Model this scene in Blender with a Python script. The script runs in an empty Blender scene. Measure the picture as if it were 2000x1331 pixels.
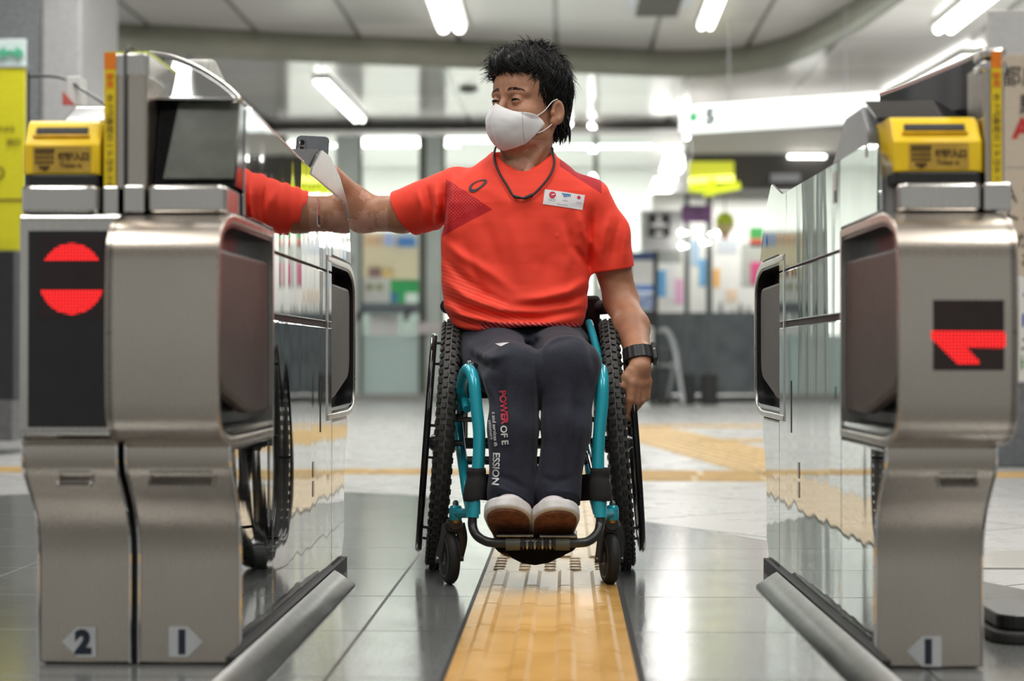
import bpy, math, random
import numpy as np
from mathutils import Vector, Matrix
from mathutils.bvhtree import BVHTree

random.seed(7)
RNG = np.random.default_rng(11)
PI = math.pi
SC = bpy.context.scene
COL = SC.collection

# ---------------------------------------------------------------- camera
FPX, CX, CY, EYE = 3500.0, 1000.0, 665.5, 0.52
YAW, PITCH = math.atan(107 / FPX), math.atan(34.5 / FPX)
cam_data = bpy.data.cameras.new('camera')
cam = bpy.data.objects.new('camera', cam_data)
COL.objects.link(cam)
cam.location = (0, 0, EYE)
cam.rotation_euler = (PI / 2 + PITCH, 0, YAW)
cam_data.sensor_width = 36.0
cam_data.lens = FPX / 2000 * 36.0
cam_data.clip_start = 0.05
cam_data.dof.use_dof = True
cam_data.dof.focus_distance = 4.22
cam_data.dof.aperture_fstop = 2.7
SC.camera = cam
CAMR = np.array(cam.rotation_euler.to_matrix())

# ---------------------------------------------------------------- light and exposure
SC.view_settings.view_transform = 'Standard'
SC.view_settings.look = 'None'
SC.view_settings.gamma = 1.0
SC.view_settings.use_curve_mapping = False
SC.view_settings.exposure = 0.0
world = bpy.data.worlds.new('world')
SC.world = world
world.use_nodes = True
world.node_tree.nodes['Background'].inputs[0].default_value = (0.86, 0.88, 0.86, 1)
world.node_tree.nodes['Background'].inputs[1].default_value = 0.5


def area(name, loc, size, power, rot=(0, 0, 0), color=(1, 0.98, 0.94), shape='RECTANGLE'):
    d = bpy.data.lights.new(name, 'AREA')
    d.shape = shape
    d.size, d.size_y = size
    d.energy = power
    d.color = color
    o = bpy.data.objects.new(name, d)
    COL.objects.link(o)
    o.location = loc
    o.rotation_euler = rot
    return o


# the station's own ceiling lighting (rows of tubes along the hall) and the office's
for lx, ly, pw in ((-1.7, 1.6, 60), (1.7, 1.6, 60), (-1.6, 5.2, 46), (1.8, 5.2, 46), (0, 3.4, 36), (-2.6, 9.5, 90), (2.4, 9.5, 90),
                   (0, 13, 80), (-4, 14, 80), (4, 14, 80)):
    area('ceiling_lamp', (lx, ly, 3.5 if abs(lx) < 2.5 or lx < 0 else 3.28), (0.3, 2.4), pw)
area('front_fill', (0.0, -1.6, 3.2), (3.0, 1.0), 75, (math.radians(-38), 0, 0))  # added unseen panel behind the camera, meant as frontal fill for the gates
for lx, ly, pw in ((-2.6, 23.2, 200), (0.8, 23.4, 250), (3.4, 23.4, 220), (-6, 23.4, 110)):
    area('office_lamp', (lx, ly, 3.285), (2.4, 0.22), pw)
area('kiosk_lamp', (2.9, 20.75, 2.41), (3.4, 0.2), 34)
for lx in (-7.6, 8.2):
    area('hall_end_lamp', (lx, 19, 3.28), (0.3, 2.4), 70)


# ---------------------------------------------------------------- helpers
def P(px, py, Y):
    """the point at depth Y seen at that place of the photograph"""
    v = CAMR @ np.array([(px - CX) / FPX, (CY - py) / FPX, -1.0])
    t = Y / v[1]
    return np.array([v[0] * t, Y, EYE + v[2] * t])


def PX(px, py, X):
    v = CAMR @ np.array([(px - CX) / FPX, (CY - py) / FPX, -1.0])
    t = X / v[0]
    return np.array([X, v[1] * t, EYE + v[2] * t])


ROOT = {}


def thing(name, loc, label, cat, group=None):
    o = bpy.data.objects.new(name, None)
    COL.objects.link(o)
    o.location = loc
    o.empty_display_size = 0.05
    o['label'] = label
    o['category'] = cat
    if group:
        o['group'] = group
    ROOT[o.name] = np.array(loc, float)
    return o


def tag(o, label, cat, group=None, kind=None):
    o['label'] = label
    o['category'] = cat
    if group:
        o['group'] = group
    if kind:
        o['kind'] = kind
    return o


class MB:
    """collects shapes for one mesh, all in world coordinates"""

    def __init__(s):
        s.v, s.f, s.n = [], [], 0

    def add(s, v, f):
        v = np.asarray(v, float).reshape(-1, 3)
        s.v.append(v)
        s.f += [tuple(int(i) + s.n for i in q) for q in f]
        s.n += len(v)
        return s

    def box(s, c, size, rot=None):
        h = np.array(size) / 2
        v = np.array([[x, y, z] for x in (-1, 1) for y in (-1, 1) for z in (-1, 1)]) * h
        if rot is not None:
            v = v @ np.array(rot).T
        return s.add(v + np.array(c), [(0, 1, 3, 2), (4, 6, 7, 5), (0, 4, 5, 1), (2, 3, 7, 6), (0, 2, 6, 4), (1, 5, 7, 3)])

    def span(s, x0, x1, y0, y1, z0, z1):
        return s.box(((x0 + x1) / 2, (y0 + y1) / 2, (z0 + z1) / 2), (abs(x1 - x0), abs(y1 - y0), abs(z1 - z0)))

    def tube(s, pts, r, n=12, cap=True, up=None):
        pts = np.array(pts, float)
        m = len(pts)
        r = np.broadcast_to(np.asarray(r, float), (m,)) if np.ndim(r) < 2 else np.asarray(r)
        tan = np.gradient(pts, axis=0)
        tan /= np.linalg.norm(tan, axis=1)[:, None] + 1e-12
        ref = np.array(up if up is not None else ([0, 0, 1] if abs(tan[0][2]) < 0.9 else [1, 0, 0]), float)
        vs = []
        a = np.linspace(0, 2 * PI, n, endpoint=False)
        u = np.cross(tan[0], ref)
        u /= np.linalg.norm(u)
        for i in range(m):
            u = u - tan[i] * np.dot(u, tan[i])
            u /= np.linalg.norm(u) + 1e-12
            w = np.cross(tan[i], u)
            ri = r[i]
            ra, rb = (ri[0], ri[1]) if np.ndim(ri) else (ri, ri)
            vs.append(pts[i] + np.outer(np.cos(a) * ra, u) + np.outer(np.sin(a) * rb, w))
        v = np.concatenate(vs)
        f = []
        for i in range(m - 1):
            for j in range(n):
                k = (j + 1) % n
                f.append((i * n + j, i * n + k, (i + 1) * n + k, (i + 1) * n + j))
        if cap:
            f.append(tuple(range(n - 1, -1, -1)))
            f.append(tuple((m - 1) * n + j for j in range(n)))
        return s.add(v, f)

    def cyl(s, a, b, r, n=24, r2=None):
        return s.tube([a, b], [r, r if r2 is None else r2], n)

    def ring(s, c, R, r, axis, n=64, m=10, r2=None, arc=None):
        """a torus about an axis"""
        c = np.array(c, float)
        ax = np.array(axis, float)
        ax /= np.linalg.norm(ax)
        e1 = np.cross(ax, [0, 0, 1.0]) if abs(ax[2]) < 0.9 else np.cross(ax, [1.0, 0, 0])
        e1 /= np.linalg.norm(e1)
        e2 = np.cross(ax, e1)
        r2 = r if r2 is None else r2
        v = []
        for i in range(n):
            t = 2 * PI * i / n
            d = math.cos(t) * e1 + math.sin(t) * e2
            for j in range(m):
                p = 2 * PI * j / m
                v.append(c + d * (R + r * math.cos(p)) + ax * r2 * math.sin(p))
        f = [(i * m + j, ((i + 1) % n) * m + j, ((i + 1) % n) * m + (j + 1) % m, i * m + (j + 1) % m) for i in range(n) for j in range(m)]
        return s.add(v, f)

    def revolve(s, c, axis, prof, n=32):
        """prof: list of (radius, height along axis)"""
        c = np.array(c, float)
        ax = np.array(axis, float)
        ax /= np.linalg.norm(ax)
        e1 = np.cross(ax, [0, 0, 1.0]) if abs(ax[2]) < 0.9 else np.cross(ax, [1.0, 0, 0])
        e1 /= np.linalg.norm(e1)
        e2 = np.cross(ax, e1)
        v = []
        for R, h in prof:
            for i in range(n):
                t = 2 * PI * i / n
                v.append(c + (math.cos(t) * e1 + math.sin(t) * e2) * R + ax * h)
        m = len(prof)
        f = [(k * n + i, k * n + (i + 1) % n, (k + 1) * n + (i + 1) % n, (k + 1) * n + i) for k in range(m - 1) for i in range(n)]
        f.append(tuple(range(n - 1, -1, -1)))
        f.append(tuple((m - 1) * n + i for i in range(n)))
        return s.add(v, f)

    def prism(s, pts, a, b):
        """polygon (3-D points) swept from offset a to offset b"""
        pts = np.array(pts, float)
        n = len(pts)
        v = np.concatenate([pts + np.array(a), pts + np.array(b)])
        f = [(i, (i + 1) % n, n + (i + 1) % n, n + i) for i in range(n)]
        f.append(tuple(range(n - 1, -1, -1)))
        f.append(tuple(range(n, 2 * n)))
        return s.add(v, f)

    def yz(s, prof, x0, x1):
        return s.prism([(0, y, z) for y, z in prof], (x0, 0, 0), (x1, 0, 0))

    def xz(s, prof, y0, y1):
        return s.prism([(x, 0, z) for x, z in prof], (0, y0, 0), (0, y1, 0))

    def xy(s, prof, z0, z1):
        return s.prism([(x, y, 0) for x, y in prof], (0, 0, z0), (0, 0, z1))

    def strip(s, outer, inner, x0, x1):
        """band between two open outlines in (y, z), swept along x"""
        n = len(outer)
        v = [(x0, y, z) for y, z in outer] + [(x0, y, z) for y, z in inner] + [(x1, y, z) for y, z in outer] + [(x1, y, z) for y, z in inner]
        f = []
        for i in range(n - 1):
            f += [(i, i + 1, n + i + 1, n + i), (2 * n + i, 3 * n + i, 3 * n + i + 1, 2 * n + i + 1),
                  (i, 2 * n + i, 2 * n + i + 1, i + 1), (n + i, n + i + 1, 3 * n + i + 1, 3 * n + i)]
        f += [(0, n, 3 * n, 2 * n), (n - 1, 3 * n - 1, 4 * n - 1, 2 * n - 1)]
        return s.add(v, f)

    def grid(s, G, closed_u=False):
        G = np.asarray(G, float)
        a, b = G.shape[:2]
        f = []
        for i in range(a - 1):
            for j in range(b - 1 + (1 if closed_u else 0)):
                k = (j + 1) % b
                f.append((i * b + j, i * b + k, (i + 1) * b + k, (i + 1) * b + j))
        return s.add(G.reshape(-1, 3), f)

    def xform(s, fn):
        s.v = [fn(a) for a in s.v]
        return s

    def build(s, name, mat, parent=None, smooth=None, bevel=0, seg=2, thick=0, sub=0, kind=None, fix=True):
        V = np.concatenate(s.v) if s.v else np.zeros((0, 3))
        off = np.zeros(3)
        p = parent
        while p is not None:
            off = off + np.array(p.location)
            p = p.parent
        me = bpy.data.meshes.new(name)
        me.from_pydata((V - off).tolist(), [], s.f)
        me.update()
        if fix:
            import bmesh
            bm = bmesh.new()
            bm.from_mesh(me)
            bmesh.ops.recalc_face_normals(bm, faces=bm.faces)
            bm.to_mesh(me)
            bm.free()
        o = bpy.data.objects.new(name, me)
        COL.objects.link(o)
        me.materials.append(mat)
        o.parent = parent
        if thick:
            m = o.modifiers.new('solid', 'SOLIDIFY')
            m.thickness = thick
            m.offset = 0
        if bevel:
            m = o.modifiers.new('bevel', 'BEVEL')
            m.width = bevel
            m.segments = seg
            m.limit_method = 'ANGLE'
            m.angle_limit = math.radians(40)
        if sub:
            m = o.modifiers.new('sub', 'SUBSURF')
            m.levels = m.render_levels = sub
        if smooth is not None:
            for q in me.polygons:
                q.use_smooth = True
            if smooth < 180:
                try:
                    me.set_sharp_from_angle(angle=math.radians(smooth))
                except Exception:
                    pass
        if kind:
            o['kind'] = kind
        return o


def rounded(pts, rad, n=6):
    """rounds the corners of a closed polygon; rad a number or one per corner"""
    pts = [np.array(p, float) for p in pts]
    m = len(pts)
    rad = [rad] * m if np.ndim(rad) == 0 else rad
    out = []
    for i in range(m):
        p, a, b = pts[i], pts[i - 1], pts[(i + 1) % m]
        if rad[i] <= 0:
            out.append(tuple(p))
            continue
        u, w = a - p, b - p
        lu, lw = np.linalg.norm(u), np.linalg.norm(w)
        u, w = u / lu, w / lw
        r = min(rad[i], lu * 0.49, lw * 0.49)
        A, B = p + u * r, p + w * r
        for k in range(n + 1):
            t = k / n
            out.append(tuple((1 - t) ** 2 * A + 2 * t * (1 - t) * p + t * t * B))
    return out


def catmull(pts, n=8):
    pts = np.array(pts, float)
    e = np.concatenate([[2 * pts[0] - pts[1]], pts, [2 * pts[-1] - pts[-2]]])
    out = []
    for i in range(1, len(e) - 2):
        for k in range(n):
            t = k / n
            out.append(0.5 * (2 * e[i] + (e[i + 1] - e[i - 1]) * t + (2 * e[i - 1] - 5 * e[i] + 4 * e[i + 1] - e[i + 2]) * t * t
                              + (3 * e[i] - e[i - 1] - 3 * e[i + 1] + e[i + 2]) * t ** 3))
    out.append(e[-2])
    return np.array(out)


def text_mb(s, size, place, bold=0.0, extrude=0.0006, align='CENTER', xs=1.0, rot=0.0, vertical=False):
    """lettering as a mesh; place maps (x, y, depth) of the text plane to the world"""
    mb = MB()
    chars = [(s, 0, 0)] if not vertical else [(c, 0, -i * size * 1.0) for i, c in enumerate(s)]
    for c, ox, oy in chars:
        cu = bpy.data.curves.new('lettering', 'FONT')
        cu.body = c
        cu.size = size
        cu.extrude = extrude
        cu.offset = bold
        cu.align_x = align
        cu.resolution_u = 3
        ob = bpy.data.objects.new('lettering', cu)
        COL.objects.link(ob)
        dg = bpy.context.evaluated_depsgraph_get()
        me = bpy.data.meshes.new_from_object(ob.evaluated_get(dg))
        ca, sa = math.cos(rot), math.sin(rot)
        V = []
        for v in me.vertices:
            x, y = v.co.x * xs + ox, v.co.y + oy
            V.append(place(x * ca - y * sa, x * sa + y * ca, v.co.z))
        if V:
            mb.add(V, [tuple(p.vertices) for p in me.polygons])
        bpy.data.objects.remove(ob)
        bpy.data.curves.remove(cu)
        bpy.data.meshes.remove(me)
    return mb


# ---------------------------------------------------------------- shader expressions
class E:
    def __init__(s, t, sock):
        s.t, s.k = t, sock

    def _m(s, op, *a, clamp=False):
        n = s.t.nodes.new('ShaderNodeMath')
        n.operation = op
        n.use_clamp = clamp
        for i, x in enumerate((s,) + a):
            if isinstance(x, E):
                s.t.links.new(x.k, n.inputs[i])
            else:
                n.inputs[i].default_value = float(x)
        return E(s.t, n.outputs[0])

    def __add__(s, o): return s._m('ADD', o)
    __radd__ = __add__
    def __sub__(s, o): return s._m('SUBTRACT', o)
    def __rsub__(s, o): return (s * -1.0) + o
    def __mul__(s, o): return s._m('MULTIPLY', o)
    __rmul__ = __mul__
    def __truediv__(s, o): return s._m('DIVIDE', o)
    def gt(s, o): return s._m('GREATER_THAN', o)
    def lt(s, o): return s._m('LESS_THAN', o)
    def abs(s): return s._m('ABSOLUTE')
    def frac(s): return s._m('FRACT')
    def floor(s): return s._m('FLOOR')
    def sin(s): return s._m('SINE')
    def sqrt(s): return s._m('SQRT')
    def mx(s, o): return s._m('MAXIMUM', o)
    def mn(s, o): return s._m('MINIMUM', o)
    def clamp(s): return s._m('ADD', 0.0, clamp=True)
    def step(s, a, b):
        n = s.t.nodes.new('ShaderNodeMapRange')
        n.interpolation_type = 'SMOOTHSTEP'
        s.t.links.new(s.k, n.inputs[0])
        n.inputs[1].default_value, n.inputs[2].default_value = a, b
        return E(s.t, n.outputs[0])


class Mat:
    def __init__(s, name, col=(0.5, 0.5, 0.5), rough=0.5, metal=0.0, spec=0.5, coat=0.0, **kw):
        s.m = bpy.data.materials.new(name)
        s.m.use_nodes = True
        s.t = s.m.node_tree
        s.b = s.t.nodes['Principled BSDF']
        s.set('Base Color', (*col[:3], 1))
        s.set('Roughness', rough)
        s.set('Metallic', metal)
        s.set('Specular IOR Level', spec)
        s.set('Coat Weight', coat)
        for k, v in kw.items():
            s.set(k.replace('_', ' '), v)
        s._c = None

    def set(s, k, v):
        if isinstance(v, E):
            s.t.links.new(v.k, s.b.inputs[k])
        else:
            s.b.inputs[k].default_value = v
        return s

    def coords(s, kind='world'):
        if kind == 'world':
            n = s.t.nodes.new('ShaderNodeNewGeometry')
            out = n.outputs['Position']
        else:
            n = s.t.nodes.new('ShaderNodeTexCoord')
            out = n.outputs['Object']
        q = s.t.nodes.new('ShaderNodeSeparateXYZ')
        s.t.links.new(out, q.inputs[0])
        s._c = out
        return E(s.t, q.outputs[0]), E(s.t, q.outputs[1]), E(s.t, q.outputs[2])

    def vec(s, x, y, z):
        n = s.t.nodes.new('ShaderNodeCombineXYZ')
        for i, a in enumerate((x, y, z)):
            if isinstance(a, E):
                s.t.links.new(a.k, n.inputs[i])
            else:
                n.inputs[i].default_value = a
        return n.outputs[0]

    def noise(s, scale, detail=3, vec=None, rough=0.5):
        n = s.t.nodes.new('ShaderNodeTexNoise')
        n.inputs['Scale'].default_value = scale
        n.inputs['Detail'].default_value = detail
        n.inputs['Roughness'].default_value = rough
        if vec is None:
            if s._c is None:
                s.coords('object')
            vec = s._c
        s.t.links.new(vec, n.inputs['Vector'])
        return E(s.t, n.outputs['Fac'])

    def mix(s, f, a, b):
        n = s.t.nodes.new('ShaderNodeMix')
        n.data_type = 'RGBA'
        if isinstance(f, E):
            s.t.links.new(f.k, n.inputs[0])
        else:
            n.inputs[0].default_value = f
        for i, c in ((6, a), (7, b)):
            if isinstance(c, E):
                s.t.links.new(c.k, n.inputs[i])
            else:
                n.inputs[i].default_value = (*c[:3], 1)
        return E(s.t, n.outputs[2])

    def bump(s, h, dist=0.01, strength=1.0):
        n = s.t.nodes.new('ShaderNodeBump')
        n.inputs['Distance'].default_value = dist
        n.inputs['Strength'].default_value = strength
        s.t.links.new(h.k, n.inputs['Height'])
        s.t.links.new(n.outputs[0], s.b.inputs['Normal'])
        return s

    def vary(s, a, b, scale=20, lo=0.35, hi=0.65, detail=4):
        s.set('Base Color', s.mix(s.noise(scale, detail).step(lo, hi), a, b))
        return s


def simple(name, col, rough=0.5, metal=0.0, var=0.12, scale=30, bump=0.0, **kw):
    m = Mat(name, col, rough, metal, **kw)
    m.vary([c * (1 - var) for c in col], [min(1, c * (1 + var)) for c in col], scale)
    if bump:
        m.bump(m.noise(scale * 12, 3), bump)
    return m.m


def glow(name, col, strength, **kw):
    m = Mat(name, col, 0.5)
    m.set('Emission Color', (*col[:3], 1))
    m.set('Emission Strength', strength)
    return m


# ---------------------------------------------------------------- implicit shapes
def sp(p, c, r):
    return np.linalg.norm(p - np.array(c), axis=-1) - r


def ell(p, c, r, R=None):
    q = p - np.array(c)
    if R is not None:
        q = q @ np.array(R)
    r = np.array(r)
    k0 = np.linalg.norm(q / r, axis=-1)
    k1 = np.linalg.norm(q / (r * r), axis=-1) + 1e-9
    return k0 * (k0 - 1) / k1


def rc(p, a, b, ra, rb):
    a, b = np.array(a, float), np.array(b, float)
    ab = b - a
    t = np.clip(((p - a) @ ab) / (ab @ ab), 0, 1)
    return np.linalg.norm(p - a - t[..., None] * ab, axis=-1) - (ra + (rb - ra) * t)


def smin(a, b, k):
    h = np.clip(0.5 + 0.5 * (b - a) / k, 0, 1)
    return b + (a - b) * h - k * h * (1 - h)


def smax(a, b, k):
    return -smin(-a, -b, k)


def chain(p, pts, rs, k=0.01):
    d = None
    for i in range(len(pts) - 1):
        e = rc(p, pts[i], pts[i + 1], rs[i], rs[i + 1])
        d = e if d is None else smin(d, e, k)
    return d


def half(p, c, n):
    n = np.array(n, float)
    n /= np.linalg.norm(n)
    return (p - np.array(c)) @ n


def segd(p, a, b):
    a, b = np.array(a, float), np.array(b, float)
    ab = b - a
    t = np.clip(((p - a) @ ab) / (ab @ ab), 0, 1)
    return np.linalg.norm(p - a - t[..., None] * ab, axis=-1)


def vnoise(p, s, seed=0):
    """smooth value noise, -1..1"""
    q = p * s + seed * 17.3
    i = np.floor(q).astype(np.int64)
    f = q - i
    f = f * f * (3 - 2 * f)
    out = 0
    for dx in (0, 1):
        for dy in (0, 1):
            for dz in (0, 1):
                n = (i[..., 0] + dx) * 374761393 + (i[..., 1] + dy) * 668265263 + (i[..., 2] + dz) * 2147483647
                n = (n ^ (n >> 13)) * 1274126177
                h = ((n ^ (n >> 16)) & 0xffff) / 65535.0
                w = (f[..., 0] if dx else 1 - f[..., 0]) * (f[..., 1] if dy else 1 - f[..., 1]) * (f[..., 2] if dz else 1 - f[..., 2])
                out = out + w * h
    return out * 2 - 1


def surf(f, lo, hi, h, band=2.2, newton=2):
    """mesh of f = 0 by surface nets on a narrow band"""
    lo, hi = np.array(lo, float), np.array(hi, float)
    K = 4
    nc = np.ceil((hi - lo) / (h * K)).astype(int) + 1
    ax = [lo[i] + np.arange(nc[i] + 1) * h * K for i in range(3)]
    C = np.stack(np.meshgrid(*ax, indexing='ij'), -1)
    dc = f(C.reshape(-1, 3)).reshape(C.shape[:3])
    near = np.abs(dc) < h * K * band
    cell = np.zeros(nc, bool)
    for dx in (0, 1):
        for dy in (0, 1):
            for dz in (0, 1):
                cell |= near[dx:dx + nc[0], dy:dy + nc[1], dz:dz + nc[2]]
    nf = nc * K
    D = np.repeat(np.repeat(np.repeat(dc[:-1, :-1, :-1], K, 0), K, 1), K, 2).astype(np.float32)
    act = np.repeat(np.repeat(np.repeat(cell, K, 0), K, 1), K, 2)
    idx = np.argwhere(act)
    pts = lo + idx * h
    vals = np.empty(len(idx), np.float32)
    for s in range(0, len(idx), 400000):
        vals[s:s + 400000] = f(pts[s:s + 400000])
    D[act] = vals
    D[~act] = np.where(D[~act] >= 0, 1.0, -1.0) * 9
    S = D < 0
    n0, n1, n2 = (nf - 1)
    cnt = np.zeros((n0, n1, n2), np.int8)
    for dx in (0, 1):
        for dy in (0, 1):
            for dz in (0, 1):
                cnt += S[dx:dx + n0, dy:dy + n1, dz:dz + n2]
    mixed = (cnt > 0) & (cnt < 8)
    ci = np.argwhere(mixed)
    vid = -np.ones(mixed.shape, np.int64)
    vid[mixed] = np.arange(len(ci))
    corners = [(a, b, c) for a in (0, 1) for b in (0, 1) for c in (0, 1)]
    acc = np.zeros((len(ci), 3))
    w = np.zeros(len(ci))
    for a in corners:
        for k in range(3):
            if a[k] == 0:
                b = list(a)
                b[k] = 1
                da = D[ci[:, 0] + a[0], ci[:, 1] + a[1], ci[:, 2] + a[2]].astype(float)
                db = D[ci[:, 0] + b[0], ci[:, 1] + b[1], ci[:, 2] + b[2]].astype(float)
                m = (da < 0) != (db < 0)
                t = np.where(m, da / np.where(m, da - db, 1), 0)
                q = np.array(a) + t[:, None] * (np.array(b) - np.array(a))
                acc += q * m[:, None]
                w += m
    V = lo + (ci + acc / w[:, None]) * h
    F = []
    for k in range(3):
        u, v_ = [(1, 2), (2, 0), (0, 1)][k]
        sl0 = [slice(1, n) for n in (n0, n1, n2)]
        sl1 = list(sl0)
        sl0[k] = slice(0, (n0, n1, n2)[k])
        sl1[k] = slice(1, (n0, n1, n2)[k] + 1)
        A, B = S[tuple(sl0)], S[tuple(sl1)]
        e = np.argwhere(A != B)
        if not len(e):
            continue
        base = e.copy()
        for j in range(3):
            if j != k:
                base[:, j] += 1
        flip = A[tuple(e.T)]
        q = []
        for du, dv in ((0, 0), (-1, 0), (-1, -1), (0, -1)):
            c = base.copy()
            c[:, u] += du
            c[:, v_] += dv
            q.append(vid[tuple(c.T)])
        q = np.stack(q, 1)
        q[~flip] = q[~flip][:, ::-1]
        F.append(q)
    F = np.concatenate(F)
    F = F[(F >= 0).all(1)]
    for _ in range(newton):
        e = h * 0.4
        d0 = f(V)
        g = np.stack([(f(V + np.array(o) * e) - d0) / e for o in ((1, 0, 0), (0, 1, 0), (0, 0, 1))], -1)
        g2 = (g * g).sum(-1) + 1e-6
        st = np.clip(-d0 / g2, -h, h)[:, None] * g
        ln = np.linalg.norm(st, axis=1, keepdims=True)
        V = V + st * np.minimum(1, h * 0.7 / (ln + 1e-9))
    return V, F


def mesh_obj(name, V, F, mat, parent=None, smooth=True, kind=None):
    off = np.zeros(3)
    p = parent
    while p is not None:
        off = off + np.array(p.location)
        p = p.parent
    me = bpy.data.meshes.new(name)
    me.vertices.add(len(V))
    me.vertices.foreach_set('co', (np.asarray(V) - off).astype(np.float32).ravel())
    F = np.asarray(F)
    me.loops.add(F.size)
    me.loops.foreach_set('vertex_index', F.astype(np.int32).ravel())
    me.polygons.add(len(F))
    me.polygons.foreach_set('loop_start', np.arange(0, F.size, F.shape[1], dtype=np.int32))
    me.update(calc_edges=True)
    me.validate()
    if smooth:
        me.polygons.foreach_set('use_smooth', np.ones(len(me.polygons), bool))
    me.materials.append(mat)
    o = bpy.data.objects.new(name, me)
    COL.objects.link(o)
    o.parent = parent
    return o

# ================================================================ materials
def steel_mat(name, col, rough, grain=0.0, axis='z', wav=0.0):
    m = Mat(name, col, rough, 1.0)
    x, y, z = m.coords('world')
    n = m.noise(3.5, 3)
    m.set('Base Color', m.mix(n.step(0.3, 0.7), [c * 0.94 for c in col], [min(1, c * 1.04) for c in col]))
    if grain:
        v = m.vec(x * 18, y * 18, z * 1400) if axis == 'x' else m.vec(x * 1100, y * 1100, z * 14)
        g = m.noise(1.0, 2, v)
        m.set('Roughness', g * grain + (rough - grain / 2))
    if wav:
        v = m.vec(x * 5, y * 7, z * 1.6)
        m.bump(m.noise(1.0, 1, v), wav)
    return m.m


M = {}
M['steel'] = steel_mat('brushed_steel', (0.53, 0.475, 0.415), 0.28, 0.14)
M['steel_bright'] = steel_mat('satin_steel', (0.60, 0.58, 0.55), 0.26, 0.08)
M['mirror'] = steel_mat('mirror_steel', (0.60, 0.62, 0.62), 0.03, 0, 'z', 0.0011)
M['chrome'] = steel_mat('chrome', (0.75, 0.75, 0.75), 0.12)
M['seam'] = simple('seam_dark', (0.03, 0.03, 0.03), 0.6)
M['black'] = simple('black_plastic', (0.018, 0.018, 0.019), 0.45)
M['blackgloss'] = simple('gloss_black', (0.010, 0.010, 0.012), 0.09, coat=0.0, spec=0.35)
M['darkglass'] = Mat('smoked_cover', (0.30, 0.32, 0.33), 0.06, 0.9).m
M['screen'] = simple('screen_glass', (0.085, 0.095, 0.075), 0.25)
M['panelblack'] = simple('matt_black_panel', (0.012, 0.012, 0.013), 0.3)
M['flap'] = simple('brown_flap_leather', (0.060, 0.044, 0.040), 0.45, bump=0.0003)
M['yellow'] = simple('reader_yellow', (1.0, 0.66, 0.012), 0.35, var=0.03)
M['ylabel'] = simple('label_tan', (0.58, 0.36, 0.05), 0.5)
M['brownink'] = simple('brown_ink', (0.10, 0.055, 0.01), 0.6)
M['tape'] = simple('yellow_tape', (0.85, 0.62, 0.01), 0.4, var=0.03)
M['tapeorange'] = simple('orange_print', (0.85, 0.22, 0.01), 0.5)
M['limestripe'] = simple('lime_strip', (0.55, 0.62, 0.05), 0.4)  # plain yellow-green of the stripe on the post tops
M['greyplastic'] = simple('grey_plastic', (0.33, 0.34, 0.35), 0.4, var=0.05)
M['white'] = simple('white_paper', (0.78, 0.78, 0.76), 0.6, var=0.03)
M['sticker'] = simple('sticker_white', (0.62, 0.64, 0.64), 0.5, var=0.03)
M['navyink'] = simple('navy_ink', (0.02, 0.025, 0.05), 0.5)


def led_mat(name):
    m = Mat(name, (0.05, 0.0, 0.0), 0.4)
    x, y, z = m.coords('world')
    a = (x * 190).frac() - 0.5
    b = (z * 190).frac() - 0.5
    d = (a * a + b * b).sqrt()
    m.set('Emission Color', m.mix(d.lt(0.34), (0.75, 0.006, 0.008), (1.0, 0.018, 0.020)))
    m.set('Emission Strength', (d.lt(0.36)) * 2.0 + 0.12)
    return m.m


M['led'] = led_mat('red_led_matrix')


def floor_mat():
    m = Mat('granite_floor', (0.3, 0.3, 0.3), 0.15)
    x, y, z = m.coords('world')
    # rows of slabs across the passage and joints along it
    row = ((y + 0.09) / 0.5).frac()
    ry = (row - 0.5).abs() - 0.5
    jy = (ry * -1.0).lt(0.006)
    jx = ((x + 0.39).abs().lt(0.0035)).mx((x - 0.60).abs().lt(0.003)).mx((x + 1.35).abs().lt(0.003)).mx((x - 1.6).abs().lt(0.003)).mx((x + 2.35).abs().lt(0.003))
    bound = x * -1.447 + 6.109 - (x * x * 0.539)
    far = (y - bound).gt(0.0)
    edge = (y - bound).abs().lt(0.012)
    # far zone: diagonal slabs
    u, v = (x * 0.8 + y * 0.6), (x * -0.6 + y * 0.8)
    d1 = ((u / 0.9).frac() - 0.5).abs().gt(0.4945)
    d2 = ((v / 0.9).frac() - 0.5).abs().gt(0.4945)
    joint = (jy.mx(jx)) * (1.0 - far) + (d1.mx(d2)) * far
    joint = joint.mx(edge * 0.7)
    g = m.noise(260, 2)
    slab = m.noise(2.3, 1, m.vec((x / 0.99).floor() * 3.1, (y / 0.5 + 0.18).floor() * 1.7, 0.0))
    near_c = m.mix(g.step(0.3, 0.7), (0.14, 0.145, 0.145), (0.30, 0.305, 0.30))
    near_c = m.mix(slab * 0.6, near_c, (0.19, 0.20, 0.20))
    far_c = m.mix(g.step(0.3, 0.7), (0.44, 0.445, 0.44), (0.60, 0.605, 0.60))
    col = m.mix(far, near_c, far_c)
    col = m.mix(joint, col, (0.05, 0.05, 0.048))
    m.set('Base Color', col)
    big = m.noise(7, 4)
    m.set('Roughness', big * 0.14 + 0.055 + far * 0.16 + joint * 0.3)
    m.set('Specular IOR Level', 0.75)
    m.bump(g * 0.5 + m.noise(30, 2) * 0.6 - joint * 1.0, 0.0006, 0.5)
    return m.m


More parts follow.
